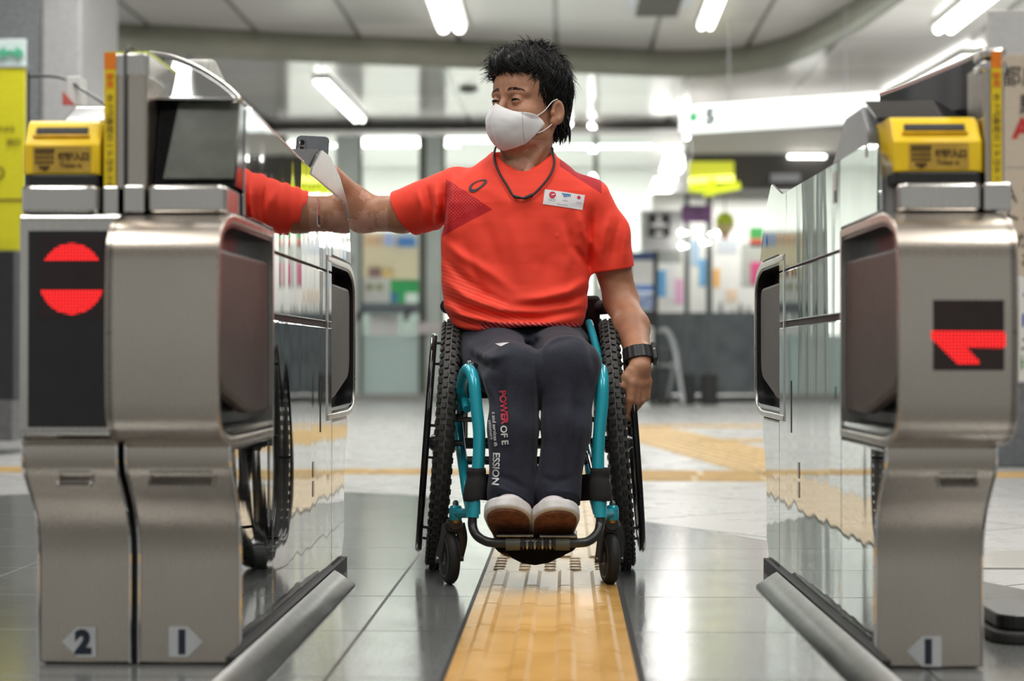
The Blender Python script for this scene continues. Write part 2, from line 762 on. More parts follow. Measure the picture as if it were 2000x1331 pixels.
def paving_mat():
    m = Mat('tactile_yellow', (0.6, 0.35, 0.1), 0.35)
    x, y, z = m.coords('world')
    n = m.noise(9, 4)
    f = m.noise(160, 2)
    c = m.mix(n.step(0.3, 0.7), (0.62, 0.335, 0.075), (0.72, 0.42, 0.13))
    paler_far = (y + n * 0.2).step(3.95, 4.6)  # blends to a paler tan along the far tiles
    c = m.mix(paler_far * 0.85, c, (0.62, 0.48, 0.30))
    c = m.mix(f.step(0.62, 0.8) * 0.35, c, (0.30, 0.19, 0.08))
    m.set('Base Color', c)
    m.set('Roughness', n * 0.2 + 0.2)
    return m.m


def ceiling_mat(name, pitch, xoff, ypitch, yoff, rough=0.35):
    m = Mat(name, (0.5, 0.49, 0.47), rough, spec=0.8)
    x, y, z = m.coords('world')
    a = ((x + xoff) / pitch)
    b = ((y + yoff) / ypitch)
    seam = ((a.frac() - 0.5).abs().gt(0.475)).mx(((b.frac() - 0.5).abs().gt(0.4955)) * 0.5)
    w = m.noise(1.0, 0, m.vec(a.floor() * 7.31, b.floor() * 3.77, 0.0))
    c = m.mix(w.step(0.3, 0.7), (0.50, 0.485, 0.465), (0.66, 0.63, 0.60))
    m.set('Base Color', m.mix(seam, c, (0.13, 0.125, 0.115)))
    return m.m


# ================================================================ the hall
mb = MB()
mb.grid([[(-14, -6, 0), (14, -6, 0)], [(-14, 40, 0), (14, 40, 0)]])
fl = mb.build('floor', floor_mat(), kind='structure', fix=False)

Z1, Z2 = 3.60, 3.33


def fascia_y(x):
    t = [(-9.0, 15.9), (-4.4, 16.3), (-2.5, 16.9), (-1.0, 17.3), (0.4, 17.75), (1.4, 17.9), (2.05, 17.3), (2.35, 16.2), (2.55, 14.9), (2.75, 12.5), (2.9, 9.0), (3.1, -6.0)]
    return t


fpts = catmull([(a, b, 0) for a, b in fascia_y(0)], 8)
mb = MB()
mb.grid([[(p[0], p[1], Z1) for p in fpts], [(p[0], p[1], Z2) for p in fpts]])
mb.build('trim_1', simple('fascia_olive_grey', (0.28, 0.28, 0.225), 0.3, var=0.05, scale=3), kind='structure', smooth=60, fix=False, thick=0.02)
mb = MB()
poly = [(p[0], p[1], Z1) for p in fpts] + [(-9, -6, Z1)]
mb.add(poly, [tuple(range(len(poly)))])
mb.build('ceiling', ceiling_mat('ceiling_panels_near', 0.94, 0.10, 1.2, 0.4), kind='structure', fix=False)
mb = MB()
low = [(p[0], p[1], Z2) for p in fpts]
far_row = [(p[0] if i < len(fpts) * 0.5 else 2.0 + (i - len(fpts) * 0.5) * 0.4, 21.4, Z2) for i, p in enumerate(fpts)]
poly = low + [(14, -6, Z2), (14, 21.4, Z2), (-9.0, 21.4, Z2)]
mb.add(poly, [tuple(range(len(poly)))])
mb.build('ceiling', ceiling_mat('ceiling_panels_far', 1.18, -0.02, 1.6, 0.1, 0.16), kind='structure', fix=False)

# fluorescent fixtures, each its own thing
tube_glow = glow('tube_light', (1.0, 0.99, 0.93), 7.0).m
frame_white = simple('fixture_white', (0.8, 0.8, 0.78), 0.4)


def fixture(a, b, z, w, label, group=None):
    a, b = np.array([*a, z]), np.array([*b, z])
    c = (a + b) / 2
    t = thing('ceiling_light', tuple(c), label, 'ceiling light', group)
    d = (b - a) / np.linalg.norm(b - a)
    s = np.array([-d[1], d[0], 0])
    L = np.linalg.norm(b - a)
    R = np.stack([s, d, [0, 0, 1]], 1)
    MB().box(c + [0, 0, -0.02], (w, L, 0.04), R).build('housing', frame_white, t, bevel=0.004)
    for k in (-1, 1):
        q = s * k * w * 0.24 + np.array([0, 0, -0.055])
        MB().tube([a + q + d * 0.03, b + q - d * 0.03], w * 0.17, 10).build('tube', tube_glow, t, smooth=60)
    return t


def cpt(px, py, z):
    v = CAMR @ np.array([(px - CX) / FPX, (CY - py) / FPX, -1.0])
    t = (z - EYE) / v[2]
    return (v[0] * t, v[1] * t)


fixture(cpt(626, 148, Z2), cpt(702, 226, Z2), Z2, 0.16, 'slanting twin-tube ceiling light above the phone, left of the man')
fixture(cpt(850, -60, Z1), cpt(882, 44, Z1), Z1, 0.30, 'bright ceiling light directly above and left of the man\'s head, at the top edge')
fixture(cpt(1418, -60, Z1), cpt(1378, 42, Z1), Z1, 0.17, 'ceiling light beside the dark square vent at the top edge')
fixture(cpt(1960, -50, Z2), cpt(1843, 46, Z2), Z2, 0.22, 'ceiling light in the top corner over the beige notice board')
fixture(cpt(1905, 100, Z2), cpt(1740, 190, Z2), Z2, 0.26, 'long ceiling light running behind the hood of the arrow gate')

t = thing('ceiling_vent', (*cpt(1292, 8, Z1), Z1), 'dark square air vent in a pale ceiling panel', 'vent')
a, b = cpt(1255, -40, Z1), cpt(1322, 26, Z1)
MB().span(a[0] - 0.10, b[0] + 0.10, b[1] - 0.3, a[1] + 0.2, Z1 - 0.012, Z1 - 0.002).build('frame', simple('vent_frame', (0.5, 0.53, 0.6), 0.3), t)
mb = MB().span(a[0], b[0], b[1], a[1], Z1 - 0.03, Z1 - 0.012)
mb.build('grille', simple('vent_dark', (0.09, 0.08, 0.07), 0.6), t)
c = P(1170, 126, 17.9)
mb = MB().box(c, (0.12, 0.10, 0.13))
tag(mb.build('emergency_lamp', simple('lamp_box_olive', (0.33, 0.34, 0.28), 0.4), bevel=0.015), 'small square box fixed on the grey curved ceiling band', 'wall box')
c = P(915, 171, 18.6)
mb = MB().revolve((c[0], c[1], Z2), (0, 0, -1), [(0.10, 0), (0.10, 0.02), (0.06, 0.045), (0.02, 0.05)])
tag(mb.build('smoke_detector', simple('detector_grey', (0.12, 0.12, 0.11), 0.5), smooth=50), 'round dark smoke detector on the low ceiling left of the man\'s head', 'smoke detector')

# tactile paving -------------------------------------------------
TX0, TX1 = -0.196, 0.114
mb = MB()
y = 1.0 + 0.045
tiles = []
yy = 4.345
while yy > 1.5:
    tiles.append((yy - 0.3, yy, 'bar'))
    yy -= 0.3
tiles.append((4.345, 4.645, 'dot'))
yy = 4.645
while yy < 7.7:
    tiles.append((yy, yy + 0.3, 'bar'))
    yy += 0.3


def bar(mb, x0, x1, y0, y1, h=0.005, z=0.003, sl=0.008):
    v = [(x0, y0, z), (x1, y0, z), (x1, y1, z), (x0, y1, z),
         (x0 + sl, y0 + sl * 0.3, z + h), (x1 - sl, y0 + sl * 0.3, z + h), (x1 - sl, y1 - sl * 0.3, z + h), (x0 + sl, y1 - sl * 0.3, z + h)]
    mb.add(v, [(4, 5, 6, 7), (0, 1, 5, 4), (1, 2, 6, 5), (2, 3, 7, 6), (3, 0, 4, 7)])


for a, b, k in tiles:
    mb.span(TX0, TX1, a + 0.0012, b - 0.0012, -0.004, 0.003)
    if k == 'bar':
        for i in range(4):
            cx = TX0 + 0.04 + i * 0.0767
            bar(mb, cx - 0.0185, cx + 0.0185, a + 0.003, b - 0.003)
    else:
        for i in range(5):
            for j in range(5):
                c = (TX0 + 0.031 + i * 0.062, a + 0.03 + j * 0.06, 0.003)
                mb.revolve(c, (0, 0, 1), [(0.0155, 0), (0.0115, 0.005), (0.001, 0.0052)], 14)
o = mb.build('trim_2', paving_mat(), kind='structure')
mb = MB()
mb.span(TX0 - 0.009, TX0, 1.5, 7.7, -0.003, 0.0015)
mb.span(TX1, TX1 + 0.012, 1.5, 7.7, -0.003, 0.0015)
mb.build('trim_3', M['seam'], kind='structure')


def paved_band(name, c, ang, L, W, rows):
    """a far band of tactile tiles; bars run along it"""
    mb = MB()
    R = np.array([[math.cos(ang), -math.sin(ang), 0], [math.sin(ang), math.cos(ang), 0], [0, 0, 1]])
    n = int(L / 0.3)
    for i in range(n):
        for j in range(rows):
            u0, v0 = -L / 2 + i * 0.3, -W / 2 + j * W / rows
            q = MB().span(u0 + 0.003, u0 + 0.297, v0 + 0.002, v0 + W / rows - 0.002, -0.003, 0.003)
            for k in range(4):
                vv = v0 + (k + 0.5) * W / rows / 4
                bar(q, u0 + 0.012, u0 + 0.288, vv - 0.015, vv + 0.015)
            q.xform(lambda V: V @ R.T + np.array([c[0], c[1], 0]))
            for V in q.v:
                pass
            base = mb.n
            mb.v += q.v
            mb.f += [tuple(a + base for a in f) for f in q.f]
            mb.n += q.n
    return mb.build(name, far_pave, kind='structure')


far_pave = simple('far_tactile_yellow', (0.62, 0.42, 0.16), 0.4, var=0.12, scale=6)
g0, g1 = P(600, 926, 8.2), P(1490, 934, 7.9)
paved_band('trim_4', (0.3, 8.1), math.radians(-3), 9.0, 0.3, 1)
paved_band('trim_5', (0.55, 7.75), math.radians(-3), 1.2, 0.3, 1)
a, b = np.array([0.72, 13.6]), np.array([0.88, 7.9])
c = (a + b) / 2
paved_band('trim_6', (0.80, 10.6), math.radians(97), 5.4, 0.6, 2)
paved_band('trim_7', (2.3, 11.3), math.radians(0), 3.0, 0.3, 1)
paved_band('trim_8', (1.4, 13.7), math.radians(0), 2.4, 0.3, 1)
paved_band('trim_9', (-5.5, 8.9), math.radians(0), 4.2, 0.3, 1)
paved_band('trim_10', (5.2, 11.3), math.radians(0), 2.4, 0.3, 1)

# pillar and signs at the left ----------------------------------
pil = Mat('pillar_granite', (0.3, 0.3, 0.3), 0.3)
n = pil.noise(70, 3)
pil.set('Base Color', pil.mix(n.step(0.35, 0.65), (0.13, 0.14, 0.15), (0.25, 0.265, 0.28)))
PY = 11.4
x1 = P(162, 400, PY)[0]
MB().span(x1 - 0.26, x1, PY - 0.05, PY + 0.9, 0, 3.6).build('trim_11', simple('pillar_steel_edge', (0.36, 0.36, 0.37), 0.35, var=0.05), kind='structure', bevel=0.02)
MB().span(x1 - 1.9, x1 - 0.27, PY, PY + 0.9, 0, 3.6).build('wall_left', pil.m, kind='structure', bevel=0.02)


def board(name, px0, px1, py0, py1, Y, mat, label=None, cat=None, parent=None, d=0.02, group=None):
    a, b = P(px0, py1, Y), P(px1, py0, Y)
    o = MB().span(a[0], b[0], Y, Y + d, a[2], b[2]).build(name, mat, parent, bevel=min(0.003, d * 0.3))
    if label:
        tag(o, label, cat, group)
    return o


def xz_place(o, Y, s=1.0):
    return lambda x, y, z: (o[0] + x * s, Y - z, o[2] + y * s)


ysign = simple('sign_yellow', (0.72, 0.68, 0.02), 0.4, var=0.03)
t = thing('notice_board', tuple(P(0, 490, 9.6)), 'tall yellow notice panel on the stone pillar behind the gate numbered 2', 'sign')
board('panel', -70, 49, 132, 490, 9.6, ysign, parent=t)
board('frame', -72, 54, 129, 132, 9.59, M['greyplastic'], parent=t, d=0.03)
board('seam', -70, 48, 389, 393, 9.595, M['brownink'], parent=t, d=0.004)
for s, px, py, sz in (('のりかえ', 8, 256, 0.030), ('出口', 26, 283, 0.040), ('○', -4, 350, 0.09)):
    o = P(px, py, 9.59)
    text_mb(s, sz, xz_place(o, 9.59), 0.001).build('lettering', M['brownink'], t, fix=False)
board('direction_sign', -60, 50, 76, 130, 9.62, simple('sign_paleblue', (0.62, 0.72, 0.72), 0.4, var=0.03),
      'pale sign with a green double arrow above the yellow panel', 'sign')
ds = bpy.data.objects['direction_sign']
o = P(20, 103, 9.6)
g = MB()
for sgn in (-1, 1):
    g.prism([(o[0] + sgn * 0.075, 9.60, o[2]), (o[0] + sgn * 0.03, 9.60, o[2] + 0.036), (o[0] + sgn * 0.03, 9.60, o[2] + 0.012),
             (o[0] + sgn * 0.0, 9.60, o[2] + 0.012), (o[0], 9.60, o[2] - 0.012), (o[0] + sgn * 0.03, 9.60, o[2] - 0.012), (o[0] + sgn * 0.03, 9.60, o[2] - 0.036)], (0, 0, 0), (0, 0.01, 0))
g.build('arrow', simple('arrow_green', (0.08, 0.42, 0.25), 0.5), ds)
board('dark_cabinet', -90, 27, 491, 780, 9.55, simple('dark_blue_grey', (0.018, 0.02, 0.024), 0.5), 'dark cabinet front below the yellow notice panel', 'cabinet', d=0.5)
board('grey_plinth', -90, 24, 781, 862, 9.55, simple('plinth_grey', (0.13, 0.13, 0.135), 0.5), 'grey plinth under the dark cabinet at the pillar', 'plinth', d=0.5)
# low barrier rail seen between pillar and gate
t = thing('barrier_rail', tuple(P(100, 300, 7.5)), 'thin dark rail frame with a white box standing before the pillar', 'rail')
MB().tube(catmull([P(56, 400, 7.5), P(56, 165, 7.5), P(62, 150, 7.5), P(120, 152, 7.5), P(165, 178, 7.3), P(210, 205, 7.1)], 6), 0.006, 8).build('rail', M['black'], t, smooth=60)
a, b = P(128, 148, 7.4), P(158, 205, 7.4)
MB().span(a[0], b[0], 7.4, 7.5, b[2], a[2]).build('box', M['white'], t, bevel=0.01)
a, b = P(122, 178, 7.38), P(146, 205, 7.38)
MB().xz([(a[0], a[2]), (b[0], b[2]), (a[0], b[2])], 7.38, 7.39).build('label', simple('label_red', (0.6, 0.12, 0.1), 0.5), t)

# notice board at the right ---------------------------------------
beige = simple('board_beige', (0.62, 0.53, 0.42), 0.5, var=0.03)
BY = 8.6
t = thing('notice_board', (P(1965, 870, BY)[0], BY, 0), 'beige standing notice board with Japanese exit directions behind the arrow gate', 'sign')
board('top_panel', 1929, 2080, 19, 106, BY + 0.02, simple('board_white_top', (0.62, 0.62, 0.62), 0.35, var=0.03), parent=t)
board('panel', 1931, 2080, 107, 327, BY, beige, parent=t)
board('panel', 1931, 2080, 329, 540, BY, beige, parent=t)
board('lower_panel', 1931, 2080, 543, 745, BY, M['white'], parent=t)
a, b = P(1933, 900, BY), P(2080, 745, BY)
MB().span(a[0], b[0], BY + 0.03, BY + 0.4, 0, b[2] - 0.002).build('base', simple('board_base', (0.16, 0.17, 0.185), 0.5), t, bevel=0.01)
red = simple('red_ink', (0.55, 0.03, 0.03), 0.5)
blk = simple('black_ink', (0.03, 0.025, 0.02), 0.5)
blue = simple('blue_ink', (0.04, 0.09, 0.36), 0.5)
green_ink = simple('green_ink', (0.08, 0.24, 0.05), 0.5)
for s, px, py, sz, mt, bd in (('都庁', 1946, 165, 0.105, blk, 0.0012), ('駅', 1984, 222, 0.11, blk, 0.0012), ('A', 1973, 269, 0.13, red, 0.006),
                              ('A 2', 1952, 396, 0.105, blk, 0), ('トイレ', 1946, 442, 0.105, blk, 0.0006), ('が', 1976, 482, 0.085, blk, 0.0006),
                              ('お', 1986, 520, 0.085, blk, 0.0006), ('イ', 1988, 588, 0.085, blue, 0.001), ('F', 1988, 638, 0.085, blue, 0.002),
                              ('ニ', 1984, 685, 0.085, blk, 0.0008), ('it', 1984, 722, 0.1, green_ink, 0.001)):
    o = P(px + 6, py, BY)
    text_mb(s, sz, xz_place(o, BY - 0.002), bd, align='LEFT').build('lettering', mt, t, fix=False)

# ================================================================ station office at the end
WY = 21.4


def slab(mb, px0, px1, py0, py1, Y=WY, d=0.06):
    a, b = P(px0, py1, Y), P(px1, py0, Y)
    return mb.span(a[0], b[0], Y, Y + d, a[2], b[2])


beam = simple('beam_bronze', (0.085, 0.078, 0.068), 0.4)
slab(MB(), -1600, 1338, 218, 264, WY - 0.1, 0.4).build('trim_12', beam, kind='structure', bevel=0.01)
slab(MB(), 1338, 3700, 175, 200, WY - 0.1, 0.4).build('trim_13', beam, kind='structure', bevel=0.01)
white_wall = simple('office_white', (0.85, 0.85, 0.82), 0.6, var=0.02, scale=2)
MB().span(-9, 12, 26.0, 26.2, 0, 3.3).build('wall_back', white_wall, kind='structure')
MB().span(-9, 12, WY - 0.1, 26.2, 3.3, 3.36).build('ceiling', simple('office_ceiling', (0.75, 0.75, 0.73), 0.6, var=0.03), kind='structure')
MB().span(-9.1, -9, WY, 26.2, 0, 3.3).build('wall_left', white_wall, kind='structure')
MB().span(12, 12.1, WY, 26.2, 0, 3.3).build('wall_right', white_wall, kind='structure')

pale = simple('mullion_pale', (0.50, 0.56, 0.52), 0.4, var=0.04, scale=4)
dark = simple('mullion_dark', (0.085, 0.09, 0.075), 0.4)
zt = P(1000, 264, WY)[2]


def post(name, px0, px1, mat, Y=WY - 0.05, d=0.12, z1=None, kind='structure'):
    a, b = P(px0, 700, Y), P(px1, 700, Y)
    return MB().span(a[0], b[0], Y, Y + d, 0.0, z1 or zt).build(name, mat, kind=kind, bevel=0.01)


post('window_1', 655, 702, pale)
post('window_1', 702, 707, dark)
post('window_1', 818, 832, dark)
post('window_2', 832, 864, pale)
post('window_2', 864, 869, dark)
post('window_3', 1159, 1169, dark)
post('window_4', 1336, 1349, dark, WY - 0.1)
for a, b in ((540, 560),):
    post('window_5', a, b, dark)
# lower frosted glass panels
frost = Mat('frosted_teal_glass', (0.52, 0.66, 0.64), 0.25).m
slab(MB(), 707, 818, 655, 770, WY, 0.03).build('window_1', frost, kind='structure')
slab(MB(), 869, 1159, 655, 770, WY, 0.03).build('window_2', frost, kind='structure')
slab(MB(), 560, 655, 655, 770, WY, 0.03).build('window_5', frost, kind='structure')
glass = Mat('clear_glass', (0.9, 0.97, 0.94), 0.02, Transmission_Weight=1.0, IOR=1.05).m
for nm, a, b, tp in (('window_1', 707, 818, 266), ('window_2', 869, 1159, 266), ('window_5', 560, 655, 266)):
    slab(MB(), a, b, tp, 654, WY, 0.012).build(nm, glass, kind='structure')
slab(MB(), 540, 1275, 770, 790, WY - 0.06, 0.2).build('baseboard_back', simple('kick_grey', (0.33, 0.33, 0.31), 0.5), kind='structure')
slab(MB(), 1275, 3400, 776, 796, WY - 0.16, 0.4).build('baseboard_right', simple('kick_grey_dark', (0.26, 0.26, 0.26), 0.5), kind='structure')
# walls either side, out of the picture's middle
slab(MB(), -1600, 540, 264, 790, WY, 0.2).build('wall_back', simple('wall_grey_panel', (0.42, 0.42, 0.41), 0.4, var=0.05, scale=2), kind='structure')

# strip lights inside the office
for i, (a, b, py, Y, wd, lb) in enumerate(((560, 640, 284, 23.0, 8, 'strip light behind the raised phone'), (705, 817, 276, 22.6, 10, 'strip light inside the office left of the red shirt'),
                                       (872, 960, 272, 22.6, 10, 'strip light inside the office just left of the man\'s mask'),
                                       (1165, 1328, 254, 22.6, 9, 'long strip light right of the man\'s head'), (1540, 1612, 306, 20.12, 6, 'thin strip light over the dark kiosk ceiling'))):
    a_, b_ = P(a, py, Y), P(b, py, Y)
    r = wd / FPX * Y / 2
    tag(MB().tube([a_, b_], r, 12).build('strip_light', glow('strip_glow', (1, 1, 0.95), 9).m, smooth=60), lb, 'strip light', 'strip lights in the office')
for i, (px, py) in enumerate(((1155, 246), (1155, 292), (1158, 345), (1112, 243), (1341, 268), (1330, 455), (1331, 481), (1373, 474), (1399, 457))):
    c = P(px, py, WY - 0.25)
    if i in (5, 6, 7, 8):
        c = P(px, py, 19.86)
    q = MB()
    if i in (0, 1, 2, 3):
        q.cyl(c, (P(1163, py, 21.34)[0] if i != 3 else c[0], 21.34 if i != 3 else 21.32, c[2]), 0.008, 8)
    elif i == 4:
        q.cyl(c, (c[0], c[1], Z2), 0.008, 8)
    else:
        q.cyl(c, (P(1342 if i < 7 else 1385.5, py, 19.93)[0], 19.9, c[2]), 0.008, 8)
    tag(q.revolve(c, (0, -1, 0), [(0.022, 0), (0.026, 0.015), (0.016, 0.028), (0.003, 0.032)], 16).build('spot_lamp', glow('spot_glow', (1, 0.99, 0.92), 24).m, smooth=60),
        ['topmost small round lamp on the thin post right of the ear', 'middle round lamp on the thin post right of the ear', 'lowest round lamp on the thin post by the red shoulder',
         'round lamp behind the back of the man\'s hair', 'round lamp under the left end of the white lit sign', 'upper round lamp beside the black pictogram board',
         'lower round lamp beside the black pictogram board', 'round lamp under the purple box', 'round lamp beside the green lantern'][i], 'lamp')
for i, q in enumerate((((1300, 303), (1341, 303), (1341, 336), (1290, 336)), ((1280, 349), (1334, 349), (1326, 379), (1267, 379)))):
    pts = [P(a, b, 24.0) for a, b in q]
    tag(MB().prism(pts, (0, 0, 0), (0, 0.05, 0)).build('light_panel', glow('panel_glow', (1, 1, 0.98), 2.5).m), ['upper square glowing panel light right of the shoulder', 'lower square glowing panel light right of the shoulder'][i], 'panel light')

# things in the office, left of the man
peach = simple('peach_wall', (0.85, 0.66, 0.48), 0.5, var=0.03)
tag(slab(MB(), 700, 822, 452, 792, 22.43, 0.25).build('office_cabinet', simple('office_cabinet_grey', (0.55, 0.58, 0.56), 0.5)), 'pale cabinet standing behind the office glass under the outstretched arm', 'cabinet')
board('display_board', 706, 816, 458, 546, 22.4, peach, 'peach notice board under the outstretched arm', 'board')
for i, (a, b, c, d, col, lb) in enumerate(((715, 742, 460, 478, (0.75, 0.45, 0.3), 'orange leaflet at the left of the peach board'), (750, 768, 458, 480, (0.45, 0.5, 0.85), 'lilac leaflet in the peach board row'),
                                     (776, 812, 462, 482, (0.10, 0.25, 0.62), 'dark blue box on the peach board'), (720, 742, 523, 542, (0.25, 0.12, 0.12), 'small dark brown bag on the shelf'),
                                     (748, 765, 526, 542, (0.8, 0.5, 0.2), 'small orange pack on the shelf'))):
    board(('leaflet', 'leaflet', 'file_box', 'small_bag', 'small_pack')[i], a, b, c, d, 22.35, simple('office_bit_%d' % i, col, 0.5), lb, ('leaflet', 'leaflet', 'box', 'bag', 'pack')[i], d=0.052)
board('counter_board', 762, 818, 548, 602, 22.41, simple('office_green', (0.03, 0.33, 0.10), 0.5), 'green panel below the peach board', 'panel')
board('blue_card', 763, 776, 572, 590, 22.4, simple('card_blue', (0.05, 0.16, 0.4), 0.5), 'small blue card on the green panel', 'card', d=0.01)
board('white_card', 792, 816, 572, 592, 22.4, M['white'], 'small white card on the green panel', 'card', d=0.01)
board('paper_notice', 707, 762, 543, 590, 21.395, simple('paper_pale', (0.72, 0.75, 0.70), 0.6, var=0.02), 'pale paper notice taped left of the green panel', 'notice', d=0.004)
for px in (722, 741):
    c = P(px, 561, 21.394)
    MB().revolve(c, (0, -1, 0), [(0.045, 0), (0.04, 0.002)], 16).build('printed_dot', simple('olive_print', (0.28, 0.33, 0.14), 0.6), bpy.data.objects['paper_notice'])
t = thing('counter_shelf', tuple(P(760, 600, 21.25)), 'dark grey shelf bar with two hooks across the office glass', 'shelf')
a, b = P(704, 612, 21.2), P(820, 592, 21.2)
MB().span(a[0], b[0], 21.15, 21.4, a[2], b[2]).build('bar', simple('shelf_dark', (0.12, 0.14, 0.16), 0.5), t, bevel=0.01)
for px in (706, 798):
    c = P(px + 4, 618, 21.1)
    MB().tube(catmull([c + [0, 0, 0.06], c + [-0.05, -0.03, 0.02], c + [-0.05, -0.05, -0.05]], 5), 0.03, 8).build('hook', M['black'], t, smooth=60)
board('paper_notice', 722, 778, 614, 655, 21.395, M['white'], 'white paper notice hanging below the dark shelf bar', 'notice', d=0.004)
board('side_tray', 812, 862, 630, 652, 21.25, simple('tray_pale_pink', (0.6, 0.55, 0.55), 0.5), 'pale tray on the post beside the left wheel', 'tray', d=0.1)
board('wall_socket', 674, 690, 500, 515, 21.33, simple('socket_grey', (0.3, 0.33, 0.3), 0.5), 'small grey switch box on the pale post', 'switch', d=0.02)

# counter at the right
cz = P(1000, 609, 20.6)[2]
a, b = P(1272, 700, 20.9)[0], 11.0
mg = Mat('counter_grey', (0.08, 0.09, 0.1), 0.25)
x, y, z = mg.coords('world')
mg.set('Base Color', mg.mix(mg.noise(3.0, 3).step(0.3, 0.7), (0.065, 0.08, 0.088), (0.12, 0.14, 0.15)))
o = MB().span(a, b, 20.9, 21.3, 0.1, cz).build('service_counter', mg.m, bevel=0.01)
tag(o, 'long dark grey service counter behind the watch hand', 'counter')
t = thing('kiosk_ceiling', tuple(P(1500, 330, 20.5)), 'dark kiosk canopy hanging below the lit white sign', 'canopy')
a, b = P(1348, 371, 20.3), P(1900, 298, 20.3)
MB().span(b[0], a[0], 20.2, 24.5, a[2], b[2] - 0.02).build('canopy', simple('canopy_dark', (0.045, 0.04, 0.035), 0.5), t, bevel=0.02)
a, b = P(1505, 356, 20.15), P(1562, 340, 20.15)
MB().span(a[0], b[0], 20.1, 20.2, a[2], b[2]).build('vent_plate', simple('plate_grey', (0.36, 0.37, 0.40), 0.5), t)
a, b = P(1350, 297, 20.1), P(1800, 252, 20.1)
MB().span(a[0], b[0], 20.15, 20.3, a[2], b[2]).build('header', simple('header_pale', (0.62, 0.60, 0.55), 0.5, var=0.03), t)
lime = glow('lime_lit', (0.75, 0.85, 0.03), 0.75).m
t = thing('lit_shop_sign', tuple(P(1392, 345, 20.05)), 'lime yellow lit shop sign above the lantern', 'sign')
a, b = P(1347, 349, 20.02), P(1434, 315, 20.02)
MB().span(a[0], b[0], 20.02, 20.2, a[2], b[2]).build('sign_box', glow('lime_box', (0.62, 0.64, 0.04), 0.5).m, t, bevel=0.01)
MB().tube([P(1346, 353, 20.0), P(1434, 348, 20.0)], 0.035, 10).build('tube', glow('lime_tube', (1.0, 1.0, 0.25), 1.6).m, t, smooth=60)
MB().tube([P(1345, 367, 19.98), P(1395, 372, 19.98), P(1445, 362, 19.98)], 0.045, 10).build('tube', lime, t, smooth=60)
MB().tube([P(1392, 350, 20.0), P(1384, 370, 19.99), P(1384, 386, 19.99)], 0.05, 10).build('bracket', lime, t, smooth=60)
for lb, px0, px1 in (('thin dark pole at the left of the kiosk, nearer the pictogram board', 1337, 1347), ('thin dark pole of the kiosk, left of the green lantern', 1379, 1392)):
    a, b = P(px0, 700, 19.9), P(px1, 700, 19.9)
    t = thing('kiosk_pole', ((a[0] + b[0]) / 2, 19.9, 0), lb, 'pole')
    c = np.array([(a[0] + b[0]) / 2, 19.93, 0])
    MB().cyl(c + [0, 0, 0.02], c + [0, 0, P(0, 386, 19.9)[2]], (b[0] - a[0]) / 2, 16).build('pole', simple('pole_dark', (0.10, 0.115, 0.115), 0.35), t, smooth=60)
    MB().span(c[0] - 0.09, c[0] + 0.09, 19.85, 20.05, 0, 0.35).build('base', M['black'], t, bevel=0.02)
board('price_board', 1332, 1391, 401, 433, 19.752, simple('purple_board', (0.16, 0.07, 0.18), 0.5, var=0.3, scale=8), 'purple picture box between the two kiosk poles', 'box', d=0.15)
t = thing('paper_lantern', tuple(P(1416, 440, 20.4)), 'round green and yellow paper lantern hanging in the kiosk', 'lantern')
c = P(1416, 437, 20.4)
prof = [(0.02, 0.13), (0.07, 0.115), (0.105, 0.06), (0.11, 0.0), (0.10, -0.05), (0.06, -0.10), (0.03, -0.125)]
lm = Mat('lantern_paper', (0.5, 0.55, 0.1), 0.6)
x, y, z = lm.coords('world')
lm.set('Base Color', lm.mix((z - float(c[2])).gt(-0.01), (0.55, 0.45, 0.22), (0.38, 0.46, 0.03)))
MB().revolve(c, (0, 0, 1), prof, 24).build('shade', lm.m, t, smooth=60)
MB().cyl(c + [0, 0, -0.18], c + [0, 0, -0.11], 0.035).build('base', simple('lantern_red', (0.4, 0.06, 0.03), 0.6), t, smooth=40)
MB().cyl(c + [0, 0, 0.12], (c[0], c[1], P(1416, 371, 20.3)[2] + 0.01), 0.006).build('cord', M['black'], t)
t = thing('pictogram_board', tuple(P(1290, 450, 20.0)), 'grey board with a black square of white figures left of the kiosk poles', 'board')
board('board', 1251, 1331, 411, 488, 20.0, simple('board_light_grey', (0.50, 0.50, 0.50), 0.5, var=0.04), parent=t)
board('black_square', 1266, 1309, 417, 463, 19.98, M['black'], parent=t, d=0.01)
for (px, py, w, h) in ((1287, 424, 10, 7), (1287, 440, 34, 9), (1287, 457, 17, 8), (1287, 432, 8, 10)):
    c = P(px, py, 19.97)
    s = 19.97 / FPX
    MB().revolve(c, (0, -1, 0), [(1, 0), (1, 0.004)], 20).xform(lambda V: (V - c) * [w / 2 * s, 1, h / 2 * s] + c).build('white_figure', M['white'], t)
board('shelf_panel', 1251, 1331, 489, 514, 20.05, simple('panel_mid_grey', (0.33, 0.35, 0.33), 0.5), parent=t)
# blue leaflet rack
t = thing('leaflet_rack', (P(1262, 700, 19.6)[0], 19.6, 0), 'black and blue leaflet rack standing behind the man\'s straight arm', 'rack')
rz = P(0, 492, 19.6)[2]
for px in (1228, 1281):
    a = P(px, 600, 19.6)
    MB().span(a[0] - 0.025, a[0] + 0.025, 19.6, 19.68, 0.1, rz).build('post', M['black'], t, bevel=0.008)
bl = simple('rack_blue', (0.10, 0.22, 0.62), 0.5)
board('header', 1230, 1281, 493, 508, 19.6, simple('rack_navy', (0.03, 0.07, 0.18), 0.5), parent=t)
for i, (y0, y1, m) in enumerate(((508, 555, M['white']), (556, 570, bl), (572, 605, simple('rack_photo', (0.3, 0.38, 0.6), 0.5, var=0.4)), (640, 700, M['white']), (606, 638, M['black']))):
    board('leaflet_panel', 1230, 1279, y0, y1, 19.62, m, parent=t)
a, b = P(1226, 700, 19.6), P(1283, 700, 19.6)
